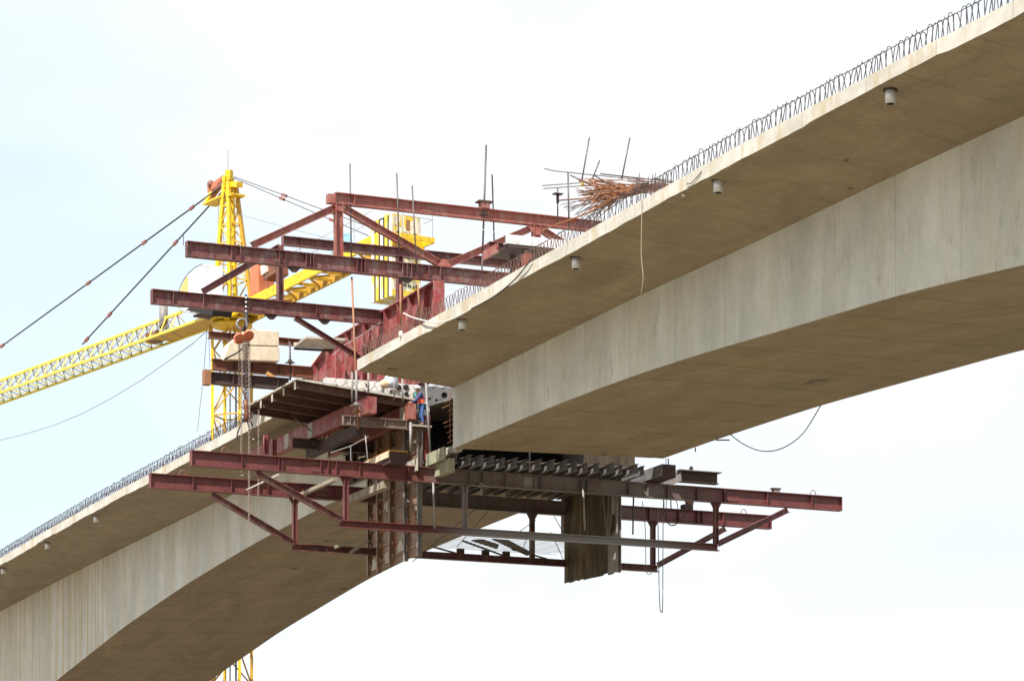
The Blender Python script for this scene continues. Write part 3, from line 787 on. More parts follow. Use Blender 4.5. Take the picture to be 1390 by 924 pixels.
# ---------------------------------------------------------------- timber platform on the far side of the blocks
def tplat():
    root = thing('timber_platform', 'weathered timber platform edge beside the brace, right of the concrete blocks', 'platform', pu(425, 470, 14))
    A, B, C_, D_ = [pu(x, y, 14) for x, y in ((399, 472), (416, 458), (455, 463), (452, 474))]
    z = A.z
    a = pw(399, 471, z); b = pw(416, 459, z); c = pw(470, 462, z); d = pw(452, 474, z)
    MB().prism([a, b, c, d], (0, 0, .10)).build('deck_boards', DIRTYC, root)
    MB().bar(a + Zup*.16, d + Zup*.16, .1, .12).build('edge_board', TIMB, root)
    MB().bar(a - Zup*.07, d - Zup*.07, .1, .10).build('joist', DARKST, root)
tplat()
a = pv(452, 468, 4.0); b = pv(428, 493, 4.0)
o = MB().prism([pv(450, 466, 5.0), pv(447, 494, 5.0), pv(422, 494, 5.0), pv(428, 487, 5.0)], (.06, 0, 0)).build('plywood_sheet', TAN); tag(o, 'tan plywood sheet wedged against the sloping end of the plate girder', 'plywood')

# ---------------------------------------------------------------- overhang form (walkway) under the left deck edge
def overhang_form():
    root = thing('overhang_form', 'dark steel and board form hung under the left deck edge, its joist ends showing', 'formwork panel', P(1, 6.5, -.5))
    u0, u1 = 3.1, 10.4
    def z(v): return .06 - .085 * (v + 1.6)
    v0, v1 = -1.62, 4.1
    MB().quadbox([P(v0, u0, z(v0)-.05), P(v1, u0, z(v1)-.05), P(v1, u1, z(v1)-.05), P(v0, u1, z(v0)-.05), P(v0, u0, z(v0)), P(v1, u0, z(v1)), P(v1, u1, z(v1)), P(v0, u1, z(v0))]).build('boarding', FORMD, root)
    for u in (3.35, 4.9, 6.5, 8.1, 9.8):
        MB().ibeam(P(v0 - .06, u, z(v0) - .20), P(v1, u, z(v1) - .20), .28, .13).build('joist', FORMD, root)
    for u in (3.35, 4.9, 6.5, 8.1, 9.8):
        MB().box(v0 - .085, v0 - .064, u - .09, u + .09, z(v0) - .40, z(v0) - .07).build('joist_end', DIRTYC, root)
    MB().bar(P(v0 - .04, u0, z(v0) + .035), P(v0 - .04, u1, z(v0) + .035), .10, .07).build('edge_batten', DIRTYC, root)
    MB().bar(P(v0, u0 - .03, z(v0) + .0), P(v1, u0 - .03, z(v1) + .0), .05, .09).build('front_batten', DIRTYC, root)
overhang_form()

# ---------------------------------------------------------------- longitudinal form beams under the overhang
def form_beam(label, a, b, h, wd, mat, patches):
    root = thing('form_beam', label, 'steel beam', ((a.x+b.x)/2, (a.y+b.y)/2, a.z - h), 'red box beams running under the overhang form')
    d = (b - a)
    MB().bar(a - Zup*h/2, b - Zup*h/2, wd - .06, h - .05).build('box', mat, root)
    MB().bar(a - Zup*.012, b - Zup*.012, wd, .024).build('top_plate', mat, root)
    MB().bar(a - Zup*(h - .012), b - Zup*(h - .012), wd, .024).build('bottom_plate', mat, root)
    dn = d.normalized()
    MB().bar(a - Zup*h/2 - dn*.03, a - Zup*h/2 - dn*.002, wd + .01, h + .004).build('end_plate', mat, root)
    for t in patches:
        c = a.lerp(b, t) - Zup*h/2
        MB().bar(c - dn*.28, c + dn*.28, wd - .03, h - .054).build('splice_plate', DIRTYC, root)
    return root
a = pw(505, 538, -.62); b = pw(342, 612, -.62)
form_beam('left box beam under the overhang form, bright red with pale splice patches', P(a.x, a.y, -.62), P(b.x, b.y, -.62), .74, .42, REDG, (.46, .66))
form_beam('right box beam under the overhang form, its dusty red end beside the worker', P(3.62, 2.75, -.66), P(3.62, 13.5, -.66), .70, .36, REDL, (.08,))
root = thing('waler_beam', 'short dusty I-beam slung crosswise under the two red box beams', 'steel beam', P(2.2, 2.9, -1.8))
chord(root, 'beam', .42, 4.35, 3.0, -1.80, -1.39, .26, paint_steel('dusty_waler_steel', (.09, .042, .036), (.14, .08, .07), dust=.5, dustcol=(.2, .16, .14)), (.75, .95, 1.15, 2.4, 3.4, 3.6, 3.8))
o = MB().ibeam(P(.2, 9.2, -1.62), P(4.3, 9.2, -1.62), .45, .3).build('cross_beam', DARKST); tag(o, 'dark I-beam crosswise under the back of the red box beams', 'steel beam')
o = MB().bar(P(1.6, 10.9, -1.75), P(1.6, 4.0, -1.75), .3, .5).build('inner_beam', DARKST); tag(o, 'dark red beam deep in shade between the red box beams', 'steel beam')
def shadow_panel():  # dark panel added where the platform's shadow falls on the web
    root = thing('shadow_panel', 'dark panel standing in for the platform shadow on the left girder web, behind the guard rail', 'formwork panel', P(4.3, 11, -2.7))
    MB().box(4.30, 4.36, 9.75, 13.2, -2.75, -.72).build('sheet', DARKST, root)
    for u in (9.9, 10.9, 11.9, 12.9): MB().channel(P(4.22, u, -2.72), P(4.22, u, -.75), .12, .1, .015, .015, up=XA).build('rib', DARKST, root)
    for z in (-2.4, -1.3): MB().bar(P(4.12, 9.8, z), P(4.12, 13.1, z), .06, .1).build('rail', GREYST, root)
shadow_panel()
for i, (a, b, rr_, lab) in enumerate((((398, 565, 9), (441, 600, 9), .03, 'thin dark strut slanting between the platform and the back of the left box beam'), ((455, 568, 9), (430, 612, 9), .03, 'thin dark strut leaning under the overhang form'),
        ((418, 545, 10), (418, 618, 10), .035, 'thin upright rod in the shade behind the left box beam'), ((447, 560, 10), (447, 622, 10), .03, 'thin upright rod in the shade just left of the guard rail'))):
    o = MB().tube([pu(*a), pu(*b)], rr_, 6).build('strut', ROD); tag(o, lab, 'strut')
# hanger posts below the beams at the back
for i, (px, y0, y1) in enumerate(((372, 596, 618), (361, 590, 616))):
    a = pu(px, y0, 12); b = pu(px, y1, 12)
    o = MB().ibeam(a, b, .22, .2, up=XA).build('hanger_post', REDG); tag(o, ('short red post under the back end of the left box beam, nearer the gap', 'short red post under the back end of the left box beam, nearer the chain hoist')[i], 'steel post', 'short posts under the box beam')

# ---------------------------------------------------------------- web forms
def web_form_near():
    v = 4.22; root = thing('web_form', 'tall rust-orange steel web form with vertical ribs, hanging through the nearer truss', 'formwork panel', P(v, 6.3, -7.5))
    u0, u1, zt, zb = 3.05, 9.6, -.95, -7.42
    MB().box(v, v + .012, u0, u1, zb + .1, zt).build('face_sheet', FORMST, root)
    for k, u in enumerate((9.55, 8.25, 6.65, 4.8, 3.12)):
        mt = (FORMST, FORMST, FORMST, FORMGR, FORMGR)[k]
        MB().channel(P(v - .11, u, zb - (.1 if k in (0, 1) else 0)), P(v - .11, u, zt + .15), .20, .14, .02, .02, up=XA, sgn=1).build('rib', mt, root)
    m = MB()
    for k in range(9):
        z = zb + .45 + k * .72
        for a, b in ((9.45, 8.35), (8.15, 6.75), (6.55, 4.9), (4.7, 3.22)):
            zz = z + rnd.uniform(-.12, .12)
            m.box(v - .06, v - .002, b + .02, a - .02, zz - .05, zz + .05)
            m.prism([P(v - .14, a - .03, zz - .14), P(v - .14, a - .03, zz + .16), P(v - .14, a - .20, zz + .02)], (.12, 0, 0))
    m.build('cleat', FORMST, root)
    for k, (u, z) in enumerate(((8.9, -7.0), (7.3, -6.9), (5.6, -6.6), (4.0, -5.6), (7.4, -4.6))):
        m = MB(); rr = random.Random(k)
        pts = [P(v - .02, u + rr.uniform(.2, .5), z - .3), P(v - .02, u - rr.uniform(.2, .5), z - .25), P(v - .02, u - rr.uniform(.1, .4), z + .3), P(v - .02, u + .3, z + rr.uniform(.1, .4))]
        m.prism(pts, (-.05, 0, 0)).build('dried_grout', DIRTYC if k != 3 else RODR, root)
    MB().channel(P(v - .32, 3.35, -2.3), P(v - .32, 3.0, -2.3), .1, .1).build('bracket', FORMGR, root)
web_form_near()
def web_form_far():
    v = 13.95; root = thing('web_form', 'tall brown boarded web form hanging below the soffit on the right', 'formwork panel', P(v, 6, -7.6))
    u0, u1 = 3.1, 9.15
    n = 11; m = MB()
    for k in range(n):
        a = u0 + (u1 - u0) * k / n; b = u0 + (u1 - u0) * (k + 1) / n
        zb = -7.58 + .02*k + rnd.uniform(-.05, .05)
        m.box(v + (.004 if k % 2 else 0), v + .05, a + .006, b - .006, zb, -3.15)
    m.build('boarding', BOARDS, root)
    MB().channel(P(v - .03, u0 - .12, -7.62), P(v - .03, u0 - .12, -3.3), .2, .18, up=XA).build('edge_channel', FORMGR, root)
    MB().box(v - .004, v + .05, u0 - .006, u0 + 1.1, -7.56, -5.7).build('grey_patch', FORMGR, root)
    for u in (4.4, 6.2, 8.0): MB().channel(P(v + .17, u, -7.4), P(v + .17, u, -3.2), .2, .14, up=XA, sgn=-1).build('rib', FORMST, root)
    MB().box(v - .10, v - .012, 9.0, 9.32, -5.05, -3.3).build('edge_post', FORMGR, root)
    MB().box(v - .22, v - .02, 3.05, 3.4, -4.9, -4.1).build('bracket', FORMGR, root)
    for (x0, x1) in ((819, 825), (826.5, 825.5), (833, 826.5)): MB().bar(pv(x0, 672, v - .12), pv(x1, 729, v - .12), .07, .07).build('bracket_strut', GREYST, root)
web_form_far()

# ---------------------------------------------------------------- floor joists below the right tip
jm = MB().ibeam(P(0, 1.05, 0), P(0, 9.6, 0), .40, .16, .02, .03); 
bmesh.ops.recalc_face_normals(jm.bm, faces=jm.bm.faces)
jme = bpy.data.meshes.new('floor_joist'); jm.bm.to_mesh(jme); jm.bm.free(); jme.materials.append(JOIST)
for k in range(17):
    o = bpy.data.objects.new('floor_joist', jme); COL.objects.link(o)
    o.location = P(5.05 + k * .585 + rnd.uniform(-.06, .06), rnd.uniform(-.30, .22), -3.296 + .008*k + rnd.uniform(-.02, .015))
    o.rotation_euler = (0, rnd.uniform(-.06, .06), rnd.uniform(-.02, .02))
    tag(o, 'grey steel joist in the close row under the girder tip', 'joist', 'grey floor joists bridging the gap')
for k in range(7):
    u0 = 1.9 + k*1.08  # floor form carried on over the gap to stop sun falling through
    o = MB().box(5.05, 14.2, u0, u0 + 1.2, -3.088, -3.075).build('floor_and_sun_block_board', DARKST); tag(o, 'dark floor form board above the joists, the row carried over the gap to block sun', 'board', 'dark floor form boards, carried over the gap to block sun')

# ---------------------------------------------------------------- loose boards and beams on and under the nearer truss
def lboard(px0, py0, px1, py1, w, wd, h, mat, label, name='board', cat='board', endmat=None):
    a = pw(px0, py0, w); b = pw(px1, py1, w)
    root = thing(name, label, cat, (a.x, a.y, a.z - h))
    MB().bar(a - Zup*h/2, b - Zup*h/2, wd, h).build('plank', mat, root, .008)
    if endmat:
        d = (a - b).normalized(); MB().bar(a - Zup*h/2 + d*.002, a - Zup*h/2 + d*.03, wd*.98, h*.98).build('end_cap', endmat, root)
    return root
def along(v, u0, u1, w, wd, h, mat, label, name='board', cat='board', endmat=None, tilt=0):
    root = thing(name, label, cat, (v, u0, w - h))
    MB().bar(P(v, u0, w - h/2), P(v, u1, w - h/2 + tilt), wd, h).build('plank', mat, root, .008)
    if endmat: MB().box(v - wd*.49, v + wd*.49, u0 - .03, u0 - .002, w - h*.98, w - .01).build('end_cap', endmat, root)
    return root
q = pu(541, 613, 1.5); along(q.x, 1.5, 5.5, q.z, .80, .50, DARKST, 'box section on the nearer truss with an orange-brown top edge, left of the rusty form', 'box_section', 'steel box')
MBq = MB().bar(P(q.x, 1.47, q.z + .03), P(q.x, 5.5, q.z + .03), .84, .055).build('orange_plank', TIMO); tag(MBq, 'orange-brown plank capping the dark box section on the nearer truss', 'plank')
o = MB().bar(P(q.x - .46, 1.55, q.z - .14), P(q.x - .46, 5.8, q.z - .14), .07, .26).build('pale_board', TIMB); tag(o, 'pale sunlit board on edge against the dark box section', 'board')
q = pu(604, 608, 1.25); along(q.x - .1, 1.0, 3.4, q.z + .02, .10, .55, TIMG, 'yellow-green plywood board on edge just left of the right girder tip', 'plywood_board', 'board')
q = pu(574, 620, 2.0); along(q.x - .15, 2.3, 4.7, q.z - .02, .09, .55, DIRTYC, 'stained pale board on edge left of the yellow-green one', 'plywood_board', 'board')
q = pu(611, 604, 1.0); along(q.x + .25, .55, 2.4, q.z, .30, .32, DIRTYC, 'pale board end peeking behind the yellow-green plywood', 'plywood_board', 'board')
q = pu(612, 622, 1.0); along(q.x, .9, 3.0, q.z, .30, .60, TIMG, 'dusty upright form board at the left end of the joist row', 'plywood_board', 'board')
for i, (x, y, u, lab) in enumerate(((455, 648, 3.2, 'pale timber beam running back under the nearer truss, left one'), (525, 652, 3.2, 'stained pale timber beam under the nearer truss beside the rusty form'), (378, 643, 4.2, 'thin white timber under the nearer truss, farthest left'))):
    q = pu(x, y, u); along(q.x, u, 8.7, q.z, (.2, .34, .07)[i], (.16, .34, .07)[i], (TIMSHADE, TIMSHADE, DIRTYC)[i], lab, 'timber_beam', 'timber beam')
# guard rail left of the rusty form
def rail():
    root = thing('guard_rail', 'thin pale tube guard rail with two posts above the nearer truss', 'guard rail', pu(497, 622, 4))
    a, b = pu(449, 614, 7.5), pu(500, 592, 3.6)
    MB().tube([a, pu(476, 605, 5.4), b], .028, 6).build('top_rail', GALV, root)
    MB().tube([pu(496, 590, 3.6), pu(499, 622, 3.6)], .028, 6).build('post', GALV, root)
    MB().tube([pu(476, 604, 5.4), pu(476.5, 625, 5.4)], .028, 6).build('post', GALV, root)
    MB().bar(pu(487, 621, 3.6), pu(495, 619, 3.6), .12, .06).build('foot_plate', TIMB, root)
rail()
# beams on the truss at the right
def right_bits():
    q = pu(905, 642, 2.0)
    root = thing('dark_i_beam', 'dark red I-beam stub lying on the right part of the nearer truss', 'steel beam', P(18.2, 3, -3.4))
    a = pu(925, 650, 1.9)
    MB().ibeam(P(a.x, 2.0, -3.18), P(a.x + 1.9, 2.0, -3.18), .52, .40).build('beam', DARKST, root)
    MB().bar(P(a.x - .03, 1.9, -3.18), P(a.x - .03, 5.2, -3.18), .06, .50).build('side_plate', GREYST, root)
    MB().bar(P(a.x - .15, 2.0, -2.90), P(a.x + 2.05, 2.0, -2.90), .45, .04).build('cover_plate', GREYST, root)
    MB().sphere(P(a.x + .55, 2.0, -2.78), .10, (1, 1, 1.2), 8, 6).build('knob', BLACK, root)
    root = thing('end_beam', 'large grey beam end closing the right end of the joist row', 'steel beam', P(15.5, 1.5, -3.5))
    q = pu(894, 640, 1.1)
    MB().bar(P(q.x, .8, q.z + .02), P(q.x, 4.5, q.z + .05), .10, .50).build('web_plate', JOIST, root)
    MB().bar(P(q.x + .45, .95, q.z + .05), P(q.x + .45, 4.5, q.z + .05), .7, .58).build('packing', DARKST, root)
    q = pu(1053, 664, uC)
    root = thing('clamp_box', 'small grey clamp box sitting on the right arm of the nearer truss', 'clamp', P(q.x, uC, -3.5))
    MB().box(q.x - .16, q.x + .16, uC - .12, uC + .12, -3.495, -3.36).build('body', GREYST, root)
    MB().box(q.x - .24, q.x + .22, uC - .15, uC + .15, -3.358, -3.30).build('cap', DARKST, root)
    q = pu(934, 688, uD)
    root = thing('cable_winch', 'small dark winch with a raised flap on the right arm of the farther truss', 'winch', P(q.x, uD, -3.5))
    MB().box(q.x - .32, q.x + .18, uD - .2, uD + .2, -3.495, -3.25).build('base', DARKST, root)
    MB().prism([P(q.x - .05, uD - .1, -3.25), P(q.x + .24, uD - .1, -3.22), P(q.x + .30, uD - .1, -2.95), P(q.x + .08, uD - .1, -2.82), P(q.x - .12, uD - .1, -3.0)], (0, .25, 0)).build('flap', RUST, root)
right_bits()

# ---------------------------------------------------------------- catwalk below, between the bottom chords
def catwalk():
    root = thing('catwalk', 'thin wire catwalk between the bottom chords, right of the rusty form', 'catwalk', P(8, 5.8, -6.2))
    m = MB()
    for k in range(16):
        u = 3.1 + k * .36
        m.bar(P(4.4 - .02*k, u, -6.14), P(13.6 - rnd.uniform(0, 1.2), u, -6.14), .016, .016)
    o = m.build('grating_wires', GREYST, root)
    for (x0, y0, x1, y1, wd) in ((588, 742, 625, 752, .08), (628, 733.5, 687, 755, .08), (695, 745, 742, 758, .07)):
        MB().bar(pw(x0, y0, -6.05), pw(x1, y1, -6.05), wd, .07).build('bearer', DARKST, root)
catwalk()
for i, pts in enumerate((((640, 734), (655, 733), (677, 740), (675, 745)), ((668, 732), (690, 734), (724, 752), (715, 754)))):
    q = [pw(x, y, -5.98) for x, y in pts]
    o = MB().prism(q, (0, 0, .06)).build('catwalk_plank', DARKST); tag(o, ('short dark plank lying on the wire catwalk', 'long dark plank lying on the wire catwalk')[i], 'plank', 'planks on the catwalk')
for i, (px, py) in enumerate(((625, 754), (659, 755), (687, 757))):
    q = pu(px, py, uD); 
    o = MB().bar(P(q.x - .16, uD, -6.17), P(q.x + .16, uD, -6.17), .22, .236).build('chord_clip', DARKST); tag(o, ('dark clip on the far bottom chord, left of three', 'dark clip on the far bottom chord, middle of three', 'dark clip on the far bottom chord, right of three')[i], 'clip', 'clips on the far bottom chord')
for i, (x0, y0, x1, y1) in enumerate(((560, 762, 646, 690), (620, 742, 662, 694), (710, 745, 725, 700), (752, 700, 772, 735), (748, 722, 766, 762), (728, 705, 704, 722))):
    o = MB().tube([pu(x0, y0, 6 + .4*i), pu(x1, y1, 6 + .4*i)], .018, 4).build('bracing_wire', REBAR)
    tag(o, ('bracing wire slanting over the left end of the catwalk', 'bracing wire slanting over the middle of the catwalk', 'bracing wire dropping to the catwalk left of the dark post', 'upper bracing wire right of the dark post', 'lower bracing wire right of the dark post', 'short bracing wire left of the dark post')[i], 'wire', 'bracing wires above the catwalk')
for i, (x0, y0, x1, y1) in enumerate(((475, 750, 500, 733), (454, 742, 480, 735))):
    o = MB().bar(pu(x0, y0, 8.4), pu(x1, y1, 8.4), .10, .14).build('scrap_timber', TIMSHADE); tag(o, ('pale timber scrap on the farther bottom chord beside the rusty form', 'small pale timber scrap on the farther bottom chord')[i], 'timber', 'timber scraps on the bottom chord')

# ---------------------------------------------------------------- cables and ropes
def rope(pts, r, mat, name, label, cat='cable', smooth=True):
    if smooth:
        pts = [Vector(p) for p in pts]; out = []
        for i in range(len(pts) - 1):
            p0 = pts[max(i-1, 0)]; p1 = pts[i]; p2 = pts[i+1]; p3 = pts[min(i+2, len(pts)-1)]
            for k in range(5):
                t = k / 5
                out.append(.5*((2*p1) + (p2-p0)*t + (2*p0-5*p1+4*p2-p3)*t*t + (3*p1-p0-3*p2+p3)*t**3))
        out.append(pts[-1]); pts = out
    o = MB().tube(pts, r, 6).build(name, mat); tag(o, label, cat); return o
rope([pu(991, 589, -6.9), pu(1010, 603, -7.6), pu(1035, 612, -9), pu(1062, 608, -11), pu(1090, 588, -13), pu(1114, 550, -14.8)], .022, BLACK, 'cable', 'black cable drooping in a curve below the right girder soffit')
rope([pv(721, 352, -.1), pv(714, 361, -.12), pv(700, 378, -.10), pv(682, 394, -.10), pv(660, 409, -.12), pv(640, 419, -.14)], .028, BLACK, 'hose', 'black length of hose drooping along the right deck edge', 'hose')
rope([pv(640, 419, -.14), pv(622, 429, -.15), pv(605, 436, -.14), pv(588, 437, -.12), pv(572, 434, -.1), pv(558, 430, .1), pv(548, 425, .15)], .028, WHITEHOSE, 'hose', 'white length of hose drooping along the right deck edge beside a drain pipe', 'hose')
rope([pv(871, 262, -.05), pv(871, 300, -.08), pv(870.5, 345, -.1), pv(873, 378, -.1), pv(870, 399, -.1)], .014, ROPE, 'rope', 'pale rope hanging down in front of the right deck soffit', 'rope')
rope([pv(958, 226, .05), pv(950, 236, -.05), pv(938, 249, -.06), pv(932, 250, -.06)], .016, REBAR, 'bent_bar', 'thin bent bar hooked over the right deck edge by a drain pipe', 'bar', False)
rope([pu(893, 690, 6), pu(894, 760, 6), pu(895.5, 820, 6), pu(897.5, 829, 6), pu(899.5, 820, 6), pu(900, 720, 6), pu(901, 660, 6)], .022, GREYROPE, 'rope_loop', 'grey rope loop hanging lowest below the right end of the farther truss', 'rope')
rope([pu(872, 680, 6.5), pu(876, 720, 6.5), pu(877, 770, 6.5), pu(881, 779, 6.5), pu(885, 776, 6.5)], .018, GREYROPE, 'rope', 'short thin rope ending below the farther bottom chord, right of the brown form', 'rope')
for i, (x0, y0, x1, y1, r) in enumerate(((907, 622, 911, 690, .03), (904, 622, 904, 700, .02), (916, 675, 921, 693, .02), (900, 665, 901, 700, .02))):
    o = MB().tube([pu(x0, y0, 4), pu((x0+x1)/2 + 1, (y0+y1)/2, 4), pu(x1, y1, 4)], r, 5).build('hanging_cable', BLACK)
    tag(o, ('thick dark cord dropping from the right soffit edge to the farther truss', 'thin dark cord dropping beside the thick one', 'short dark cord just left of the winch', 'short dark cord at the right of the brown form')[i], 'cord', 'dark cords below the right girder')
rope([pu(903, 700, 7.5), pu(908, 711, 7.5), pu(916, 712, 7.5), pu(924, 705, 7.5), pu(930, 700, 7.5)], .03, BLACK, 'cable_bundle', 'black cable bundle sagging on the right arm of the farther truss')
o = MB().tube([pu(652, 311, -15.5), pu(686, 318, -15.5)], .016, 4).build('thin_bar', GALV); tag(o, 'thin pale bar sticking out left of the grey I-beam on the deck', 'bar')
o = MB().tube([pu(668, 338, -13), pu(690, 342, -13)], .016, 4).build('thin_bar', GALV); tag(o, 'thin pale bar beside the flat lamp-like plate on the deck', 'bar')
o = MB().sphere(pv(928, 265, .12), .07, (1, 1, .9)).build('grout_blob', BALC); tag(o, 'small pale grout blob stuck under the right deck edge', 'grout blob')
o = MB().sphere(pv(544, 455, .0) + Zup*.05, .11, (.9, .8, 1.3)).build('grout_lump', BALC); tag(o, 'pale grout lump on the right deck edge at the foot of the orange rod', 'grout lump')
for i, (x, y, x1, y1) in enumerate(((638, 415, 637, 421), (972, 597, 990, 597), (944, 607, 944, 613))):
    o = MB().tube([pv(x, y, 0 if i == 0 else 14.5), pv(x1, y1, -.05 if i == 0 else 14.5)], .03, 5).build('stub', DIRTYC if i == 0 else REBAR)
    tag(o, ('small pale drip stub on the right deck edge by the hose', 'flat dark stub at the far edge of the right soffit', 'short dark stub hanging under the far edge of the right soffit')[i], 'stub')

# ---------------------------------------------------------------- stuff on the right deck: I-beams, rebar
def deck_beams():
    u = -15.5
    z0 = pu(685, 331, u).z; z1 = pu(685, 318.5, u).z
    root = thing('grey_i_beam', 'light grey I-beam lying crosswise on the right deck below the light red apex', 'steel beam', P(.4, u, z0))
    MB().channel(P(.34, u, (z0+z1)/2), P(4.4, u, (z0+z1)/2), z1 - z0, .24, sgn=1).build('beam', GALV, root)
    root = thing('red_i_beam', 'dark red I-beam lying behind the light grey one on the right deck', 'steel beam', P(.4, u + 1.2, z0))
    MB().ibeam(P(.15, u + 1.15, z0 + .1), P(4.6, u + 1.15, z0 + .1), .42, .3).build('beam', RED, root)
    MB().box(.1, .2, u + .25, u + 1.6, z0 - .3, z0 + .05).build('end_plate', REDL, root)
    root = thing('beam_trestle', 'dark plank trestle holding the I-beams above the right deck', 'trestle', P(1, u, R_['wd'](u) + FH))
    for v, uu in ((1.2, u), (3.8, u), (1.2, u + 1.2), (3.8, u + 1.2)):
        MB().box(v - .08, v + .08, uu - .08, uu + .08, R_['wd'](u) + FH, z0 - .125).build('leg', DARKST, root)
    MB().box(.45, 4.4, u - .1, u + 1.9, z0 - .12, z0 - .02).build('tabletop', DARKST, root)
    root = thing('flat_plate', 'flat dark plate with a rounded pale end under the grey I-beam', 'plate', pu(700, 343, -14))
    q = [pu(x, y, -14) for x, y in ((685, 338), (690, 336.5), (712, 341), (705, 346.5), (687, 343.5))]
    MB().prism([p + Vector((0, 0, 0)) for p in q], (.1, .25, 0)).build('plate', DARKST, root)
    MB().sphere(pu(688.5, 339.5, -14.1), .08, (1.5, .5, .7)).build('lamp_end', GALV, root)
    q = pu(724, 349, -17)
    o = MB().ibeam(P(.8, -16.6, R_['wd'](-16) + FH), P(.8, -16.6, R_['wd'](-16) + FH + .9), .3, .3, up=YA).build('red_post', REDL); tag(o, 'short bright red post stub on the right deck edge under the I-beams', 'steel post')
deck_beams()

def bar_thing(pts, r, mat, label, group=None, name='rebar'):
    o = MB().tube(pts, r, 5).build(name, mat); tag(o, label, 'rebar', group); return o
# long bars poking left
for i, (pts, u) in enumerate(((((739, 229), (752, 232), (800, 237), (860, 243), (905, 250)), -22), (((736, 252), (790, 248), (845, 244)), -23), (((738, 256), (780, 253), (800, 252)), -21.5),
        (((759, 272), (800, 269), (832, 268)), -20.5), (((774, 238), (800, 250), (835, 262)), -22.5), (((806, 238), (830, 252), (850, 258)), -23.5), (((815, 236), (850, 240), (915, 247)), -24))):
    bar_thing([pu(x, y, u) for x, y in pts], .024 if i != 3 else .03, (GREYST, GREYST, GREYST, REBARB, ROD, ROD, ROD)[i],
        ('long grey bar sticking out highest to the left of the rebar pile', 'thin grey bar sticking out level below the highest bar', 'thin grey bar, lowest of the level pair, left of the rebar pile', 'brown bar reaching left to the screw prop',
         'dark bar slanting down right into the rebar pile by the yellow tag', 'dark bar slanting down right behind the short leaning bar', 'dark bar lying level along the top right of the rebar pile')[i])
o = MB().sphere(pu(790.5, 249, -21.6), .10, (.8, .5, 1.3), 8, 6).build('yellow_tag', YELP); tag(o, 'small yellow tag tied where bars cross, left of the rebar pile', 'tag')
o = MB().sphere(pu(878, 250, -25), .09, (1.3, .5, .8), 8, 6).build('green_rag', simple('green_rag', (.12, .35, .25), .9)); tag(o, 'small green rag on top of the rebar pile', 'rag')
g1 = 'rusty bars tangled in the pile on the right deck'
for k in range(84):
    ax, ay = 848 + rnd.uniform(-20, 26), 261 + rnd.uniform(-6, 7)
    ay -= (ax - 848) * .22
    sp_ = rnd.uniform(-1, 1); bx = 812 + rnd.uniform(-34, 12) + abs(sp_) * 6
    by = 262 + (sp_ * 20 if sp_ < 0 else sp_ * 24) + rnd.uniform(-3, 3)
    cx, cy = 880 + rnd.uniform(-8, 26), 254 + rnd.uniform(-5, 6) - (0 if k % 3 else 2)
    u = -22.8 + rnd.uniform(-.7, .7)
    mx, my = (ax*.55 + bx*.45), (ay*.62 + by*.38) - rnd.uniform(0, 3)
    pts = [pu(cx, cy, u - 2.6), pu(ax, ay, u - .6), pu(mx, my, u), pu(bx, by, u + .3)]
    if k % 4 == 0: pts = pts[1:]
    bar_thing(pts, rnd.uniform(.013, .021), REBARR if rnd.random() < .75 else REBARB, 'orange rusty bar fanning out of the knot of the rebar pile', g1)
g2 = 'thin bars drooping left from the pile'
for k in range(22):
    s = (k + .5) / 22
    x0 = 828 + rnd.uniform(-8, 14); y0 = 268 + rnd.uniform(-6, 10)
    x1 = 763 + s * 45 + rnd.uniform(-4, 4); y1 = 280 + s * 26 + rnd.uniform(-3, 4)
    u0 = -22.3 + rnd.uniform(-.4, .4); u1 = -20.5 + rnd.uniform(-.3, .3)
    bar_thing([pu(x0, y0, u0), pu(x0*.6 + x1*.4, y0*.62 + y1*.38 - 3, (u0*.6+u1*.4)), pu(x0*.2 + x1*.8, y0*.25 + y1*.75 - 1.5, u1), pu(x1, y1, u1)], .013, REBARB if rnd.random() < .6 else REBAR, 'thin brown bar drooping left from the rebar pile over the deck edge', g2)
g3 = 'bars lying along the deck edge right of the pile'
for k in range(12):
    x0 = 856 + rnd.uniform(-6, 20); x1 = 898 + rnd.uniform(0, 20); y = 243 + k * 1.7
    bar_thing([pu(x0, y, -25), pu(x1, y + rnd.uniform(0, 4), -27)], .016, REBARB, 'brown bar lying in the loose layer at the right end of the rebar pile', g3)
for k in range(9):
    x = 862 + k * 5.5 + rnd.uniform(-2, 2); y = 252 - rnd.uniform(0, 4)
    bar_thing([pu(x, y + 5, -25.5), pu(x + 1.5, y - (8 + rnd.uniform(0, 10)), -25.5)], .014, REBAR, 'short upright dark bar end above the right end of the rebar pile', 'short upright bar ends above the pile')
bar_thing([pv(x, y, .3) for x, y in ((738, 312), (756, 304), (780, 296), (800, 288), (822, 276), (836, 264))], .032, REBARR, 'thick orange bundle bar sweeping down the deck edge from the rebar pile')

# ---------------------------------------------------------------- workers and site clutter in the gap
def skin_body(name, joints, edges, radii, mat, parent, sub=2):
    me = bpy.data.meshes.new(name)
    q = parent; off = Vector((0, 0, 0))
    while q is not None: off += q.location; q = q.parent
    me.from_pydata([Vector(j) - off for j in joints], edges, [])
    o = bpy.data.objects.new(name, me); COL.objects.link(o); o.parent = parent
    md = o.modifiers.new('skin', 'SKIN'); md.use_smooth_shade = True
    sk = me.skin_vertices[0].data if me.skin_vertices else None
    if sk is None:
        bpy.context.view_layer.objects.active = o
        bpy.ops.mesh.customdata_skin_add(); sk = me.skin_vertices[0].data
    for i, r in enumerate(radii): sk[i].radius = (r, r)
    sk[0].use_root = True
    s = o.modifiers.new('sub', 'SUBSURF'); s.levels = s.render_levels = sub
    me.materials.append(mat)
    return o
SKIN = simple('skin', (.36, .20, .13), .6, 0, .05)
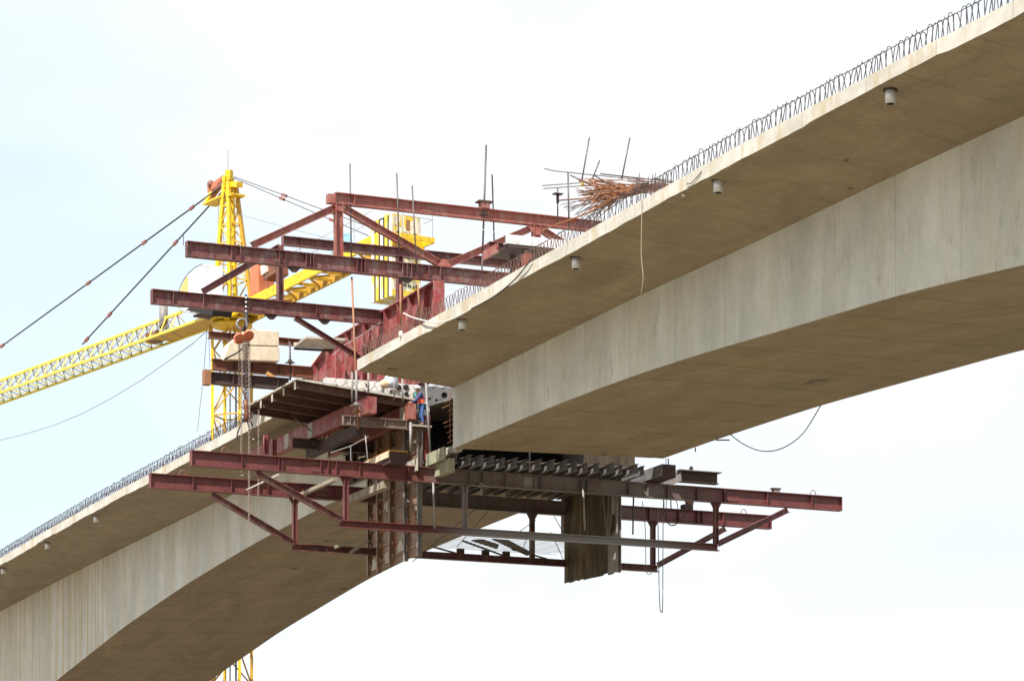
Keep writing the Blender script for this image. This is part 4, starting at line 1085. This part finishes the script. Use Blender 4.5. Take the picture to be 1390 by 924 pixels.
HELM = simple('white_helmet', (.80, .80, .78), .3, 0, .03)
HIVIS = simple('orange_vest', (.85, .12, .05), .7, 0, .1)
TEAL = simple('teal_cloth', (.06, .25, .26), .8)
NAVY = simple('navy_cloth', (.03, .045, .13), .8)
JEANS = simple('blue_trousers', (.04, .09, .25), .8)
BOOT = simple('boot_leather', (.03, .025, .02), .6)
PALEC = simple('pale_trousers', (.45, .42, .36), .85)
def person(feet, label, face, lean, tops, legs, vest, arms):
    """standing worker 1.72 m tall, leaning towards 'face' (unit XY vector)"""
    f = Vector((face[0], face[1], 0)).normalized(); s = Vector((-f.y, f.x, 0))
    root = thing('person', label, 'person', feet)
    B = Vector(feet)
    def q(fw, sd, h): return B + f*fw + s*sd + Zup*h
    pel = q(0, 0, .93); ch = q(lean*.55, 0, 1.28); nk = q(lean*.85, 0, 1.46); hd = q(lean*1.05 + .03, 0, 1.60)
    J = [pel, q(lean*.25, 0, 1.08), ch, nk, hd, q(lean*1.05 + .03, 0, 1.68)]
    E = [(0,1),(1,2),(2,3),(3,4),(4,5)]; Rr = [.14, .13, .145, .058, .095, .07]
    armi = []
    for k, sg in enumerate((-1, 1)):
        i = len(J); e, w = arms[k]
        sh = q(lean*.7, sg*.19, 1.40); el = q(*e[:1], sg*e[1], e[2]); wr = q(*w[:1], sg*w[1], w[2]); hn = wr + (wr - el).normalized()*.09
        J += [sh, el, wr, hn]; E += [(2, i), (i, i+1), (i+1, i+2), (i+2, i+3)]; Rr += [.07, .048, .034, .036]; armi.append((sh, el, wr, hn))
    legj = []
    for sg in (-1, 1):
        i = len(J)
        hp = q(0, sg*.095, .86); kn = q(.05, sg*.11, .48); an = q(-.01, sg*.12, .09); toe = q(.15, sg*.13, .04)
        J += [hp, kn, an, toe]; E += [(0, i), (i, i+1), (i+1, i+2), (i+2, i+3)]; Rr += [.088, .06, .042, .035]; legj.append((hp, kn, an, toe))
    skin_body('body', J, E, Rr, SKIN, root)
    m = MB(); hc = hd + f*.092; m.sphere(hc + Zup*(-.01), .018, (1, 1, 1.3), 8, 6)
    m.build('nose', SKIN, root)
    m = MB()
    for sg in (-1, 1): m.sphere(hd + s*sg*.095 + Zup*.0, .026, (1, 1, 1.4), 8, 6)
    m.build('ear', SKIN, root)
    for sg in (-1, 1): MB().sphere(hd + f*.086 + s*sg*.034 + Zup*.022, .012, (1, 1, 1), 8, 6).build('eye', BLACK, root)
    J2 = [q(lean*.1, 0, .90), q(lean*.25, 0, 1.08), ch, q(lean*.8, 0, 1.43)]; E2 = [(0,1),(1,2),(2,3)]; R2 = [.14, .135, .145, .075]
    for (sh, el, wr, hn) in armi:
        i = len(J2); J2 += [sh, el, wr]; E2 += [(2, i), (i, i+1), (i+1, i+2)]; R2 += [.085, .062, .046]
    skin_body('shirt', J2, E2, R2, tops, root)
    J3 = [q(0, 0, .94)]; E3 = []; R3 = [.155]
    for (hp, kn, an, toe) in legj:
        i = len(J3); J3 += [hp, kn, an + Zup*.02]; E3 += [(0, i), (i, i+1), (i+1, i+2)]; R3 += [.105, .078, .062]
    skin_body('trousers', J3, E3, R3, legs, root)
    if vest:
        skin_body('vest', [q(lean*.05, 0, .95), q(lean*.25, 0, 1.1), ch, q(lean*.72, 0, 1.38)], [(0,1),(1,2),(2,3)], [.18, .178, .195, .14], vest, root)
    for (hp, kn, an, toe) in legj:
        MB().tube([an - f*.06 - Zup*.05, an + f*.05 - Zup*.05, toe + f*.05 - Zup*.005], .052, 8).build('boot', BOOT, root)
    m = MB(); c = hd + Zup*.075
    m.sphere(c, .135, (1, 1, .78), 14, 8)
    for v in list(m.bm.verts):
        if v.co.z < c.z - .01: v.co.z = c.z - .01
    m.tube([c - Zup*.012, c + Zup*.006], .165, 16)
    m.build('helmet', HELM, root)
    # fingers: short skinned chains from each hand
    for (sh, el, wr, hn) in armi:
        d = (hn - wr).normalized(); sd = d.cross(Zup).normalized() if abs(d.z) < .95 else s
        m = MB()
        for k in range(4):
            b = hn + sd*(-.03 + .02*k); ln = (.065, .078, .075, .058)[k]
            m.tube([b, b + d*ln*.5, b + d*ln*.85 - Zup*.012, b + d*ln*.95 - Zup*.03], .0095, 6, r2=.007)
        b = hn - d*.05 + sd*.035; m.tube([b, b + sd*.03 + d*.02, b + sd*.035 + d*.05], .011, 6, r2=.008)
        m.build('fingers', SKIN, root)
    return root
fp = pu(573, 567, 3.0)
person(P(fp.x, 3.0, -1.58), 'worker in an orange vest and blue trousers, leaning left over the gap', (-.95, .1), .16, NAVY, JEANS, HIVIS, (((.34, .16, 1.12), (.52, .06, 1.06)), ((.30, .17, 1.10), (.50, .08, 1.02))))
fp = pu(563, 567, 3.7)
person(P(fp.x, 3.75, -1.40), 'worker in teal with a white helmet, close behind the one in orange', (.7, -.5), .08, TEAL, PALEC, None, (((.16, .22, 1.14), (.30, .12, 1.02)), ((.1, .24, 1.12), (.22, .2, .92))))
o = MB().box(3.55, 4.55, 2.7, 3.5, -1.66, -1.60).build('foot_board', DIRTYC); tag(o, 'narrow board the workers stand on at the top of the rusty form', 'board')
bq = pu(528, 516, 3.9)
root = thing('plastic_drum', 'pale blue rounded plastic drum in the gap under the deck tip', 'drum', P(bq.x, 3.6, bq.z - .35))
z = bq.z
MB().tube([P(bq.x, 3.6, z - .35), P(bq.x, 3.6, z - .1), P(bq.x, 3.6, z + .06), P(bq.x, 3.6, z + .18), P(bq.x, 3.6, z + .25)], .31, 20).build('shell', PBLUE, root)
for v in root.children[0].data.vertices:
    zz = v.co.z - .35
    if zz > 0.02: 
        k = math.sqrt(max(.05, 1 - (zz/.30)**2)); v.co.x *= k; v.co.y *= k
MB().tube([P(bq.x + .31*math.cos(t), 3.6 + .31*math.sin(t), z - .02) for t in np.linspace(0, 2*math.pi, 18)], .02, 5, cap=False).build('hoop', GALV, root)
bq = pu(520, 522, 3.7)
m = MB(); m.sphere(P(bq.x, 3.45, bq.z), .22, (1.05, .7, .95), 16, 10)
for v in m.bm.verts: v.co += Vector((mnoise.noise(v.co*5)*.05, mnoise.noise(v.co*5 + Vector((9,0,0)))*.05, mnoise.noise(v.co*5 + Vector((0,9,0)))*.05))
o = m.build('sack', TAN); tag(o, 'tan lumpy sack beside the pale blue drum', 'sack')
# red post and prop at the right end of the rusty form
o = MB().ibeam(P(4.52, 3.25, -3.1), P(4.52, 3.25, -1.05), .26, .22, up=XA).build('red_post', REDG); tag(o, 'scraped red post at the gap end of the rusty web form', 'steel post')
o = MB().tube([pu(557.5, 573, 2.2), pu(557.5, 612, 2.2)], .07, 8).build('grey_prop', GREYST); tag(o, 'thick grey upright tube in front of the rusty web form', 'prop')
o = MB().box(12.6, 15.2, 3.90, 3.96, -2.98, -.35).build('sun_cover_board', BOARDS); tag(o, 'brown board added to cover the sunlit far web end above the end of the joist row', 'board')  # board added to hide sunlight on the far web end
# black sheet set in so the inside of the left box reads dark
o = MB().box(5.35, 13.8, 9.5, 9.56, -2.74, -.1).build('void_sheet', DARK); tag(o, 'black sheet standing in for the dark void inside the left box', 'formwork panel')

# ---------------------------------------------------------------- tower crane beyond the bridge
CY = 218.0; CK = CY / 170.0; KS[0] = CK     # crane stands well beyond the far deck edge
MC = Vector(((315 - CX) / F * CY, CY, 0)); JD = Vector((-.552, .834, 0)).normalized(); PD = Vector((JD.y, -JD.x, 0))
def cr(j, p, z): return W(MC + (JD*j + PD*p + Zup*z)*CK)
def crp(px, py, p):
    r = ray(px, py); n = PD; t = (MC.dot(n) + p*CK) / r.dot(n); return W(r * t)
def jp(Pw):   # back to crane coordinates
    c = OC + TD*Pw.x + LD*Pw.y; d = c - MC; return d.dot(JD)/CK, d.dot(PD)/CK, (c.z + Pw.z)/CK
ZR = 37.0
base = cr(0, 0, 0); base.z = GROUND
crane = thing('tower_crane', 'yellow tower crane with a white cab, rising behind the left girder', 'crane', base)
yaw = math.radians(19); sq = 1.67
cax = Vector((math.cos(yaw), -math.sin(yaw), 0)); cay = Vector((math.sin(yaw), math.cos(yaw), 0))
def mc(a, b, z): return W(MC + (cax*(a*sq/2) + cay*(b*sq/2) + Zup*z)*CK)
corners = ((-1,-1),(1,-1),(1,1),(-1,1))
mast = MB().box(base.x - 1.6, base.x + 1.6, base.y - 1.6, base.y + 1.6, GROUND, GROUND + .8).build('base_block', DIRTYC, crane)
for k, (a, b) in enumerate(corners):
    MB().bar(mc(a, b, -.7), mc(a, b, ZR - .9), .17, .17, up=cax).build('mast_leg', YEL if k in (0, 3) else YELD if k == 2 else YEL, crane)
m = MB(); ph = 1.9; n = int((ZR - .4) / ph)
for i in range(n):
    z = -.6 + i*ph
    for k in range(4):
        a, b = corners[k], corners[(k+1) % 4]
        m.bar(mc(*a, z), mc(*b, z), .08, .08)
        p0, p1 = (a, b) if (i + k) % 2 else (b, a)
        m.bar(mc(*p0, z + .05), mc(*p1, z + ph - .05), .07, .07)
m.build('mast_bracing', YELD, crane)
m = MB().tube([mc(.2, .2, 0), mc(.2, .2, ZR - 1)], .05, 6); m.tube([mc(-.1, -.1, 0), mc(-.1, -.1, ZR - 1)], .035, 6); m.build('cable_run', STAY, crane)
for i in range(2):
    m = MB().bar(mc(-1.2, -1.15, 18.9 + i*.0), mc(1.2, -1.15, 18.9), .25, .3); break
m.build('collar', YELD, crane)
# slewing part
c0 = cr(0, 0, ZR)
m = MB().tube([cr(0, 0, ZR - .25), cr(0, 0, ZR - .05)], 1.15, 28); m.tube([cr(0, 0, ZR + .05), cr(0, 0, ZR + .22)], 1.22, 28); m.build('slewing_ring', YEL, crane)
m = MB()
for (a, b) in corners:
    m.bar(mc(a, b, ZR - .95), mc(a*1.15, b*1.15, ZR - .26), .2, .2)
    m.bar(mc(a, b, ZR - 1.8), mc(a*.2, b*.2, ZR - .3), .1, .1)
m.build('ring_bracket', YELD, crane)
m = MB(); zt = ZR + .40
m.prism([cr(1.5, -1.7, zt), cr(1.7, 1.2, zt), cr(-1.6, 1.2, zt), cr(-1.6, -1.6, zt)], (0, 0, .12)); m.build('platform', DARKST, crane)
MB().prism([crp(251, 421, -2.4), crp(262, 416, -2.4), crp(290, 418, -2.4), crp(288, 428, -2.4)], W(MC + PD*1.2*CK) - W(MC)).build('cab_platform', DARK, crane)
# tower head
apex = cr(.2, 0, (YH - 233) / F * 170)
zA = (YH - 233) / F * 170
HH = zA - ZR
for sgn in (-1, 1):
    MB().bar(cr(.9, sgn*.75, ZR + .2), cr(.45, sgn*.22, zA - .2), .2, .2, up=JD).build('head_leg', YEL, crane)
    MB().bar(cr(-1.15, sgn*.75, ZR + .2), cr(.0, sgn*.22, zA - .6), .2, .2, up=JD).build('head_leg', YEL if sgn < 0 else YELD, crane)
m = MB()
def hp(front, sgn, t):
    return cr((.9 - .45*t) if front else (-1.15 + 1.15*t), sgn*(.75 - .53*t), ZR + .2 + (HH - .5)*t)
for i in range(7):
    t0, t1 = i/7.5, (i+1)/7.5
    for sgn in (-1, 1):
        m.bar(hp(True, sgn, t1), hp(False, sgn, t1), .07, .07); m.bar(hp(bool(i % 2), sgn, t0), hp(not (i % 2), sgn, t1), .06, .06)
    m.bar(hp(True, -1, t1), hp(True, 1, t1), .07, .07); m.bar(hp(False, -1, t1), hp(False, 1, t1), .07, .07)
m.build('head_bracing', YEL, crane)
m = MB().bar(cr(.75, 0, zA - .55), cr(-.95, 0, zA - .95), .34, .3); m.bar(cr(.4, 0, zA - .4), cr(.35, 0, zA + .15), .3, .35, up=JD); m.build('head_cap', YEL, crane)
MB().tube([cr(.5, 0, zA + .1), cr(.5, 0, zA + 1.35)], .02, 5).build('antenna', GREYST, crane)
m = MB(); q = crp(280, 279, -.3); j, p, z = jp(q)
m.prism([cr(j, -.55, z), cr(j, .35, z), cr(.5, .35, z), cr(.5, -.55, z)], (0, 0, .12)); m.prism([cr(-.2, -.4, z - .1), cr(-.8, -.4, z - .1), cr(-.8, .45, z - .1), cr(-.2, .45, z - .1)], (0, 0, .12)); m.build('head_platform', YEL, crane)
m = MB()
for s_ in (-.25, .1): m.tube([cr(1.0, s_ - .1, ZR + 2.0), cr(1.0, s_ - .1, z)], .02, 4)
for k in range(14): m.tube([cr(1.0, -.35, ZR + 2.0 + k*.3), cr(1.0, 0, ZR + 2.0 + k*.3)], .012, 4)
m.build('ladder', GREYST, crane)
# jib
def jl(a, b, p):
    A, B = jp(crp(*a, p)), jp(crp(*b, p))
    k = (B[2] - A[2]) / (B[0] - A[0]); return lambda j: A[2] + k*(j - A[0])
fT = jl((0, 516.5), (245, 424), 0); fA = jl((0, 533), (277, 431.5), -.8); fB = jl((0, 548), (222, 468), .8)
J0, J1 = 1.6, 46.0
jt0 = jp(crp(247, 423.5, 0))[0]
MB().bar(cr(jt0, 0, fT(jt0)), cr(J1, 0, fT(J1)), .15, .15).build('jib_top_chord', YELP, crane)
MB().bar(cr(J0, -.8, fA(J0)), cr(J1, -.8, fA(J1)), .13, .13).build('jib_bottom_chord', YELP, crane)
MB().bar(cr(J0, .8, fB(J0)), cr(J1, .8, fB(J1)), .13, .13).build('jib_bottom_chord', YELP, crane)
m = MB(); st = 1.35; k = 0; j = jt0
m2 = MB()
while j < J1 - st:
    for f, p in ((fA, -.8), (fB, .8)):
        m.bar(cr(j, p, f(j)), cr(j + st/2, 0, fT(j + st/2)), .055, .055); m2.bar(cr(j + st/2, 0, fT(j + st/2)), cr(j + st, p, f(j + st)), .05, .05)
    m.bar(cr(j, -.8, fA(j)), cr(j, .8, fB(j)), .05, .05); m2.bar(cr(j, -.8, fA(j)), cr(j + st, .8, fB(j + st)), .04, .04)
    j += st
m.build('jib_lacing', YELP, crane); m2.build('jib_bracing', GREYST, crane)
m = MB().prism([cr(2.0, -.6, fA(2) + .0), cr(2.0, .8, fB(2)), cr(9.0, .8, fB(9)), cr(9.0, -.6, fA(9))], (0, 0, .06)).build('jib_walkway', YELD, crane)
q = jp(crp(222, 428, 0)); MB().tube([cr(q[0], 0, q[2] - .8), cr(q[0], 0, q[2] + .55)], .25, 12).build('jib_winch', GREYST, crane)
MB().bar(cr(q[0] + 2.0, .2, fA(q[0] + 2) + .35), cr(q[0] + .6, .2, fA(q[0] + .6) + .35), .8, .5).build('hoist_drum', RUST, crane)
# stay bars
def stay(a, b, links, r=.05, lr=.13, mat=STAY):
    o = MB().tube([a, b], r, 6).build('stay_bar', mat, crane)
    d = (b - a).normalized()
    for t in links:
        c = a.lerp(b, t); MB().bar(c - d*.35, c + d*.30, .12, lr*1.3).build('stay_link', LINK, o)
s0 = cr(.55, -.15, zA - .7)
for (tgt, links, p) in (((-60, 515), (.10, .26, .46, .80), -.15), ((112, 467), (.34, .80, .97), .15)):
    e = crp(*tgt, p * .5)
    stay(s0 + (cr(0, p, 0) - cr(0, 0, 0)), e, links)
for (x0, y0, x1, y1) in ((304, 242, 283, 258), (303, 246, 287, 268)):
    MB().bar(crp(x0, y0, -.15), crp(x1, y1, -.15), .16, .34).build('stay_plate', ORANGE if y1 < 260 else LINK, crane)
m = MB(); m.sphere(crp(286, 250, -.2), .27, (1, 1, 1.1), 10, 8).build('sheave_block', LINK, crane)
MB().bar(crp(288, 262, -.2), crp(280, 274, -.2), .22, .22).build('stay_turnbuckle', YELP, crane)
for (y0, tgt, links, p) in ((242, (500, 320), (.375, .745), -.35), (240, (512, 312), (.37, .70), .35)):
    stay(crp(318, y0, p), crp(*tgt, p), links, .024, .11, STAY)
# counter jib
ZC = []
qa, qb = jp(crp(341, 403, -.8)), jp(crp(503, 321, -.8))
kz = (qb[2] - qa[2]) / (qb[0] - qa[0])
def fz(j): return qa[2] + kz*(j - qa[0])
je = jp(crp(512, 318, -.8))[0]
for p in (-.8, .8):
    MB().bar(cr(-.6, p, fz(-.6) - .28), cr(je, p, fz(je) - .28), .14, .56).build('counter_jib_beam', YEL if p < 0 else YELD, crane)
m = MB(); j = -.9; i = 0
while j > je + 1.2:
    m.bar(cr(j, -.72, fz(j) - .45), cr(j, .72, fz(j) - .45), .1, .12); m.bar(cr(j, -.72 if i % 2 else .72, fz(j) - .45), cr(j - 1.3, .72 if i % 2 else -.72, fz(j - 1.3) - .45), .09, .09)
    m.bar(cr(j - .65, -.72, fz(j) - .2), cr(j - .65, .72, fz(j) - .2), .5, .05)
    j -= 1.3; i += 1
m.build('counter_jib_bracing', YELD, crane)
m = MB(); 
for p in (-1.1, 1.1):
    for h in (.55, 1.1): m.tube([cr(-6, p, fz(-6) + h), cr(je, p, fz(je) + h)], .014, 4)
    for j in np.arange(-6, je, -1.9): m.tube([cr(j, p, fz(j)), cr(j, p, fz(j) + 1.1)], .014, 4)
m.build('counter_jib_railing', GREYST, crane)
# ballast slabs
jb1 = jp(crp(558, 330, -.8))[0]
zt_, zb_ = jp(crp(530, 290, -.85))[2], jp(crp(530, 402, -.85))[2]
bj = jp(crp(530, 345, -.95))[0]
for k in range(5):
    j0 = bj + k*.44
    mt = (BALW, BALY, BALW, BALY, BALW)[k]
    dz = (0, .05, -.15, -.05, -.3)[k]
    o = MB().bar(cr(j0 + .29, 0, (zt_+zb_)/2 + dz/2), cr(j0, 0, (zt_+zb_)/2 + dz/2), 1.75, zt_ - zb_ + dz, up=Zup).build('ballast_slab', mt, crane, .02)
    if k == 0:
        for (za, zc, mm) in ((zt_ - 1.62, zt_ - 2.25, BALY), (zb_ + 1.5, zb_ + .9, BALY), (zb_ + .35, zb_ + .02, BALY)):
            MB().bar(cr(j0 - .002, 0, (za+zc)/2), cr(j0 - .012, 0, (za+zc)/2), 1.7, za - zc).build('painted_band', mm, o)
        MB().bar(cr(j0 - .002, -.55, zt_ - .35), cr(j0 - .012, -.55, zt_ - .35), .5, .5).build('painted_band', BALY, o)
        MB().bar(cr(j0 - .002, .1, zt_ - .5), cr(j0 - .014, .1, zt_ - .5), .22, .55).build('rust_patch', RODR, o)
        rr = random.Random(3)
        for (zc, hh) in ((zt_ - .95, .20), (zt_ - 1.25, .20), (zb_ + 2.1, .34), (zb_ + .62, .24)):
            m = MB(); p = -.62
            while p < .66:
                wdt = rr.uniform(.07, .13)
                if rr.random() < .86:
                    m.bar(cr(j0 - .003, -p, zc + rr.uniform(-.02, .02)), cr(j0 - .016, -p, zc), wdt*.45, hh*rr.uniform(.7, 1))
                    m.bar(cr(j0 - .003, -p - .04, zc + hh*rr.choice((-.35, 0, .35))), cr(j0 - .016, -p - .04, zc), .07, hh*.25)
                p += wdt + .045
            m.build('worn_lettering', INK, o)
MB().bar(cr(bj + .1, 0, (zt_+zb_)/2), cr(bj + 1.95, 0, (zt_+zb_)/2), 1.73, zt_ - zb_ - .12).build('gap_shade_core', DARK, crane)  # dark box added so the gaps between the slabs look shaded
m = MB(); jq = bj - .12; _fz = fz; zq = jp(crp(531, 318, -.9))[2]; fz = lambda j: zq
m.bar(cr(jq, 1.0, fz(jq) - .25), cr(jq, -.95, fz(jq) - .25), .12, .62)
m.bar(cr(jq - .06, -.9, fz(jq) - .30), cr(jq - 1.0, -.9, fz(jq) - .30), .12, .3); m.bar(cr(jq - .06, .95, fz(jq) - .30), cr(jq - 1.0, .95, fz(jq) - .30), .12, .3)
m.bar(cr(jq - 1.0, 1.0, fz(jq) - .3), cr(jq - 1.0, -1.0, fz(jq) - .3), .1, .25); m.build('counter_jib_end_frame', YEL, crane)
m = MB(); zz = fz(jq)
for h in (.75, 1.35): m.tube([cr(jq - .1, -.9, zz + h), cr(jq - 1.0, -.9, zz + h), cr(jq - 1.0, .9, zz + h), cr(jq - .1, .9, zz + h)], .015, 4)
for p in (-.9, .9): m.tube([cr(jq - 1.0, p, zz - .2), cr(jq - 1.0, p, zz + 1.35)], .015, 4)
m.build('end_railing', GREYST, crane); fz = _fz
# machinery on the counter jib
q = jp(crp(352, 398, .1)); 
m = MB()
qz = jp(crp(355, 366, .1))[2]
m.bar(cr(q[0], 0, (qz + q[2])/2), cr(q[0] - 1.0, 0, (qz + q[2])/2), 1.0, qz - q[2] + .5); m.build('machine_box', ORANGE, crane, .03)
m = MB().bar(cr(q[0] - 1.4, 0, q[2] + .75), cr(q[0] - 2.7, 0, q[2] + .9), .9, .8); m.build('winch_housing', RUST, crane, .05)
m = MB().bar(cr(q[0] - 1.35, -.5, q[2] + .9), cr(q[0] - 2.0, -.5, q[2] + 1.0), .1, .5); m.build('control_box', BALC, crane)
q = crp(462, 332, .3); j, p, z = jp(q)
m = MB().bar(cr(j + .5, .3, z), cr(j - .5, .3, z + .1), .7, .9); m.build('blue_cabinet', BLUEP, crane, .03)
# cab: rounded white shell, amber front window, hung in front of the head
def cab():
    p0 = -2.1
    out = [(243, 400), (245, 390), (249, 380), (256, 371), (265, 363), (274, 359.5), (284, 360), (284, 424), (252, 424), (244, 412)]
    pts = [crp(x, y, p0) for x, y in out]
    dv = W(MC + PD*.85*CK) - W(MC)
    o = MB().prism(pts, dv).build('cab', WHITEP, crane, .05)
    MB().prism([crp(x, y, p0 - .02) for x, y in ((243.5, 397), (246, 388.5), (250, 381), (253, 376.5), (255.5, 375.5), (255.5, 397.5))], dv*.012).build('window', AMBER, o)
    MB().tube([crp(x, y, p0 - .02) for x, y in ((242.5, 402), (242.5, 396), (245, 388), (249, 380), (256, 370.5), (265, 362.5), (274, 358.5))], .02, 4).build('window_seal', STAY, o)
    MB().prism([crp(x, y, p0 - .02) for x, y in ((274, 360.3), (283.5, 361.2), (283.5, 362), (274, 361.1))], dv*.02).build('roof_gutter', STAY, o)
    MB().tube([crp(x, y, p0 - .02) for x, y in ((274, 360), (273.5, 423))], .012, 4).build('door_seam', GREYROPE, o)
    MB().prism([crp(x, y, p0 - .02) for x, y in ((280.5, 363), (281.5, 363), (281, 386), (280, 386))], dv*.008).build('door_handle', GREYROPE, o)
    MB().tube([crp(x, y, p0 - .05) for x, y in ((242, 414), (243, 419), (247, 423), (252, 423.5), (255, 419), (255, 414))], .02, 5).build('guard_hoop', GREYROPE, o)
    m = MB(); m.sphere(crp(265, 373, p0 - .02), .035).build('bolt_head', STAY, o)
cab()
# crane ropes: slack hoist line and fall lines (they belong to the crane)
pts = [crp(x, y, -.1) for x, y in ((283, 447), (262, 466), (230, 489), (190, 517), (150, 541), (110, 562), (70, 578), (30, 590), (0, 597), (-60, 612))]
MB().tube(pts, .022, 4).build('hoist_rope', GREYROPE, crane)
MB().tube([crp(281, 447, -.1), crp(277, 500, -.1), crp(268, 585, -.1)], .018, 4).build('hoist_rope', GREYROPE, crane)
MB().tube([crp(283, 447, -.1), crp(285, 500, -.1)], .014, 4).build('hoist_rope', GREYROPE, crane)
MB().tube([crp(323, 291, -.2), crp(400, 312, -.2), crp(470, 330, -.2)], .016, 4).build('pendant_rope', GREYROPE, crane)
# haul rope from apex platform
KS[0] = 1.0
# ---------------------------------------------------------------- sun, sky, camera
SV = Vector((-.63, -.47, 1.05)).normalized()          # towards the sun
sun = bpy.data.lights.new('sun', 'SUN'); sun.energy = 3.6; sun.angle = math.radians(.6); sun.color = (1, .955, .89)
so = bpy.data.objects.new('sun', sun); COL.objects.link(so)
so.rotation_euler = (-SV).to_track_quat('-Z', 'Y').to_euler(); so.location = (0, 0, 60)
elev = math.asin(SV.z); azim = math.atan2(SV.x, SV.y)
w = bpy.data.worlds.new('World'); S.world = w; w.use_nodes = True
SKYLOC = (6.35, .8, 12.7); SKYSC = 3.6
t = NT(w.node_tree); bg = w.node_tree.nodes['Background']
sky = t.n('ShaderNodeTexSky', sky_type='NISHITA', sun_disc=False); sky.sun_elevation = elev; sky.sun_rotation = azim; sky.air_density = 1.0; sky.dust_density = 1.5
tc = t.n('ShaderNodeTexCoord'); mp = t.n('ShaderNodeMapping'); mp.inputs['Scale'].default_value = (1, 1, 2.2); mp.inputs['Location'].default_value = SKYLOC
t.l(tc.outputs['Generated'], mp.inputs['Vector'])
cl = t.noise(mp.outputs['Vector'], SKYSC, 6, .5, .25)
CLOUD = 4.25
cf = t.ramp(cl, .36, .56)
veil = t.mix(.75, sky.outputs['Color'], (CLOUD * .84, CLOUD * .95, CLOUD * 1.02))
c = t.mix(cf, veil, (CLOUD * .955, CLOUD * .985, CLOUD * 1.01))
t.l(c, bg.inputs['Color']); bg.inputs['Strength'].default_value = .10
cam = bpy.data.cameras.new('camera'); co = bpy.data.objects.new('camera', cam); COL.objects.link(co)
co.location = CAM
cam.sensor_width = 36; cam.sensor_fit = 'HORIZONTAL'; cam.lens = 36 * F / 1390
cam.shift_x = 0; cam.shift_y = (YH - 462) / 1390
cam.clip_start = .5; cam.clip_end = 6000
co.rotation_euler = (math.pi/2, 0, -math.atan2(TD.y, LD.y))
S.camera = co
S.view_settings.view_transform = 'Standard'; S.view_settings.look = 'None'; S.view_settings.gamma = 1; S.view_settings.exposure = 1.34
S.view_settings.use_curve_mapping = False
S.cycles.max_bounces = 6; S.cycles.diffuse_bounces = 4
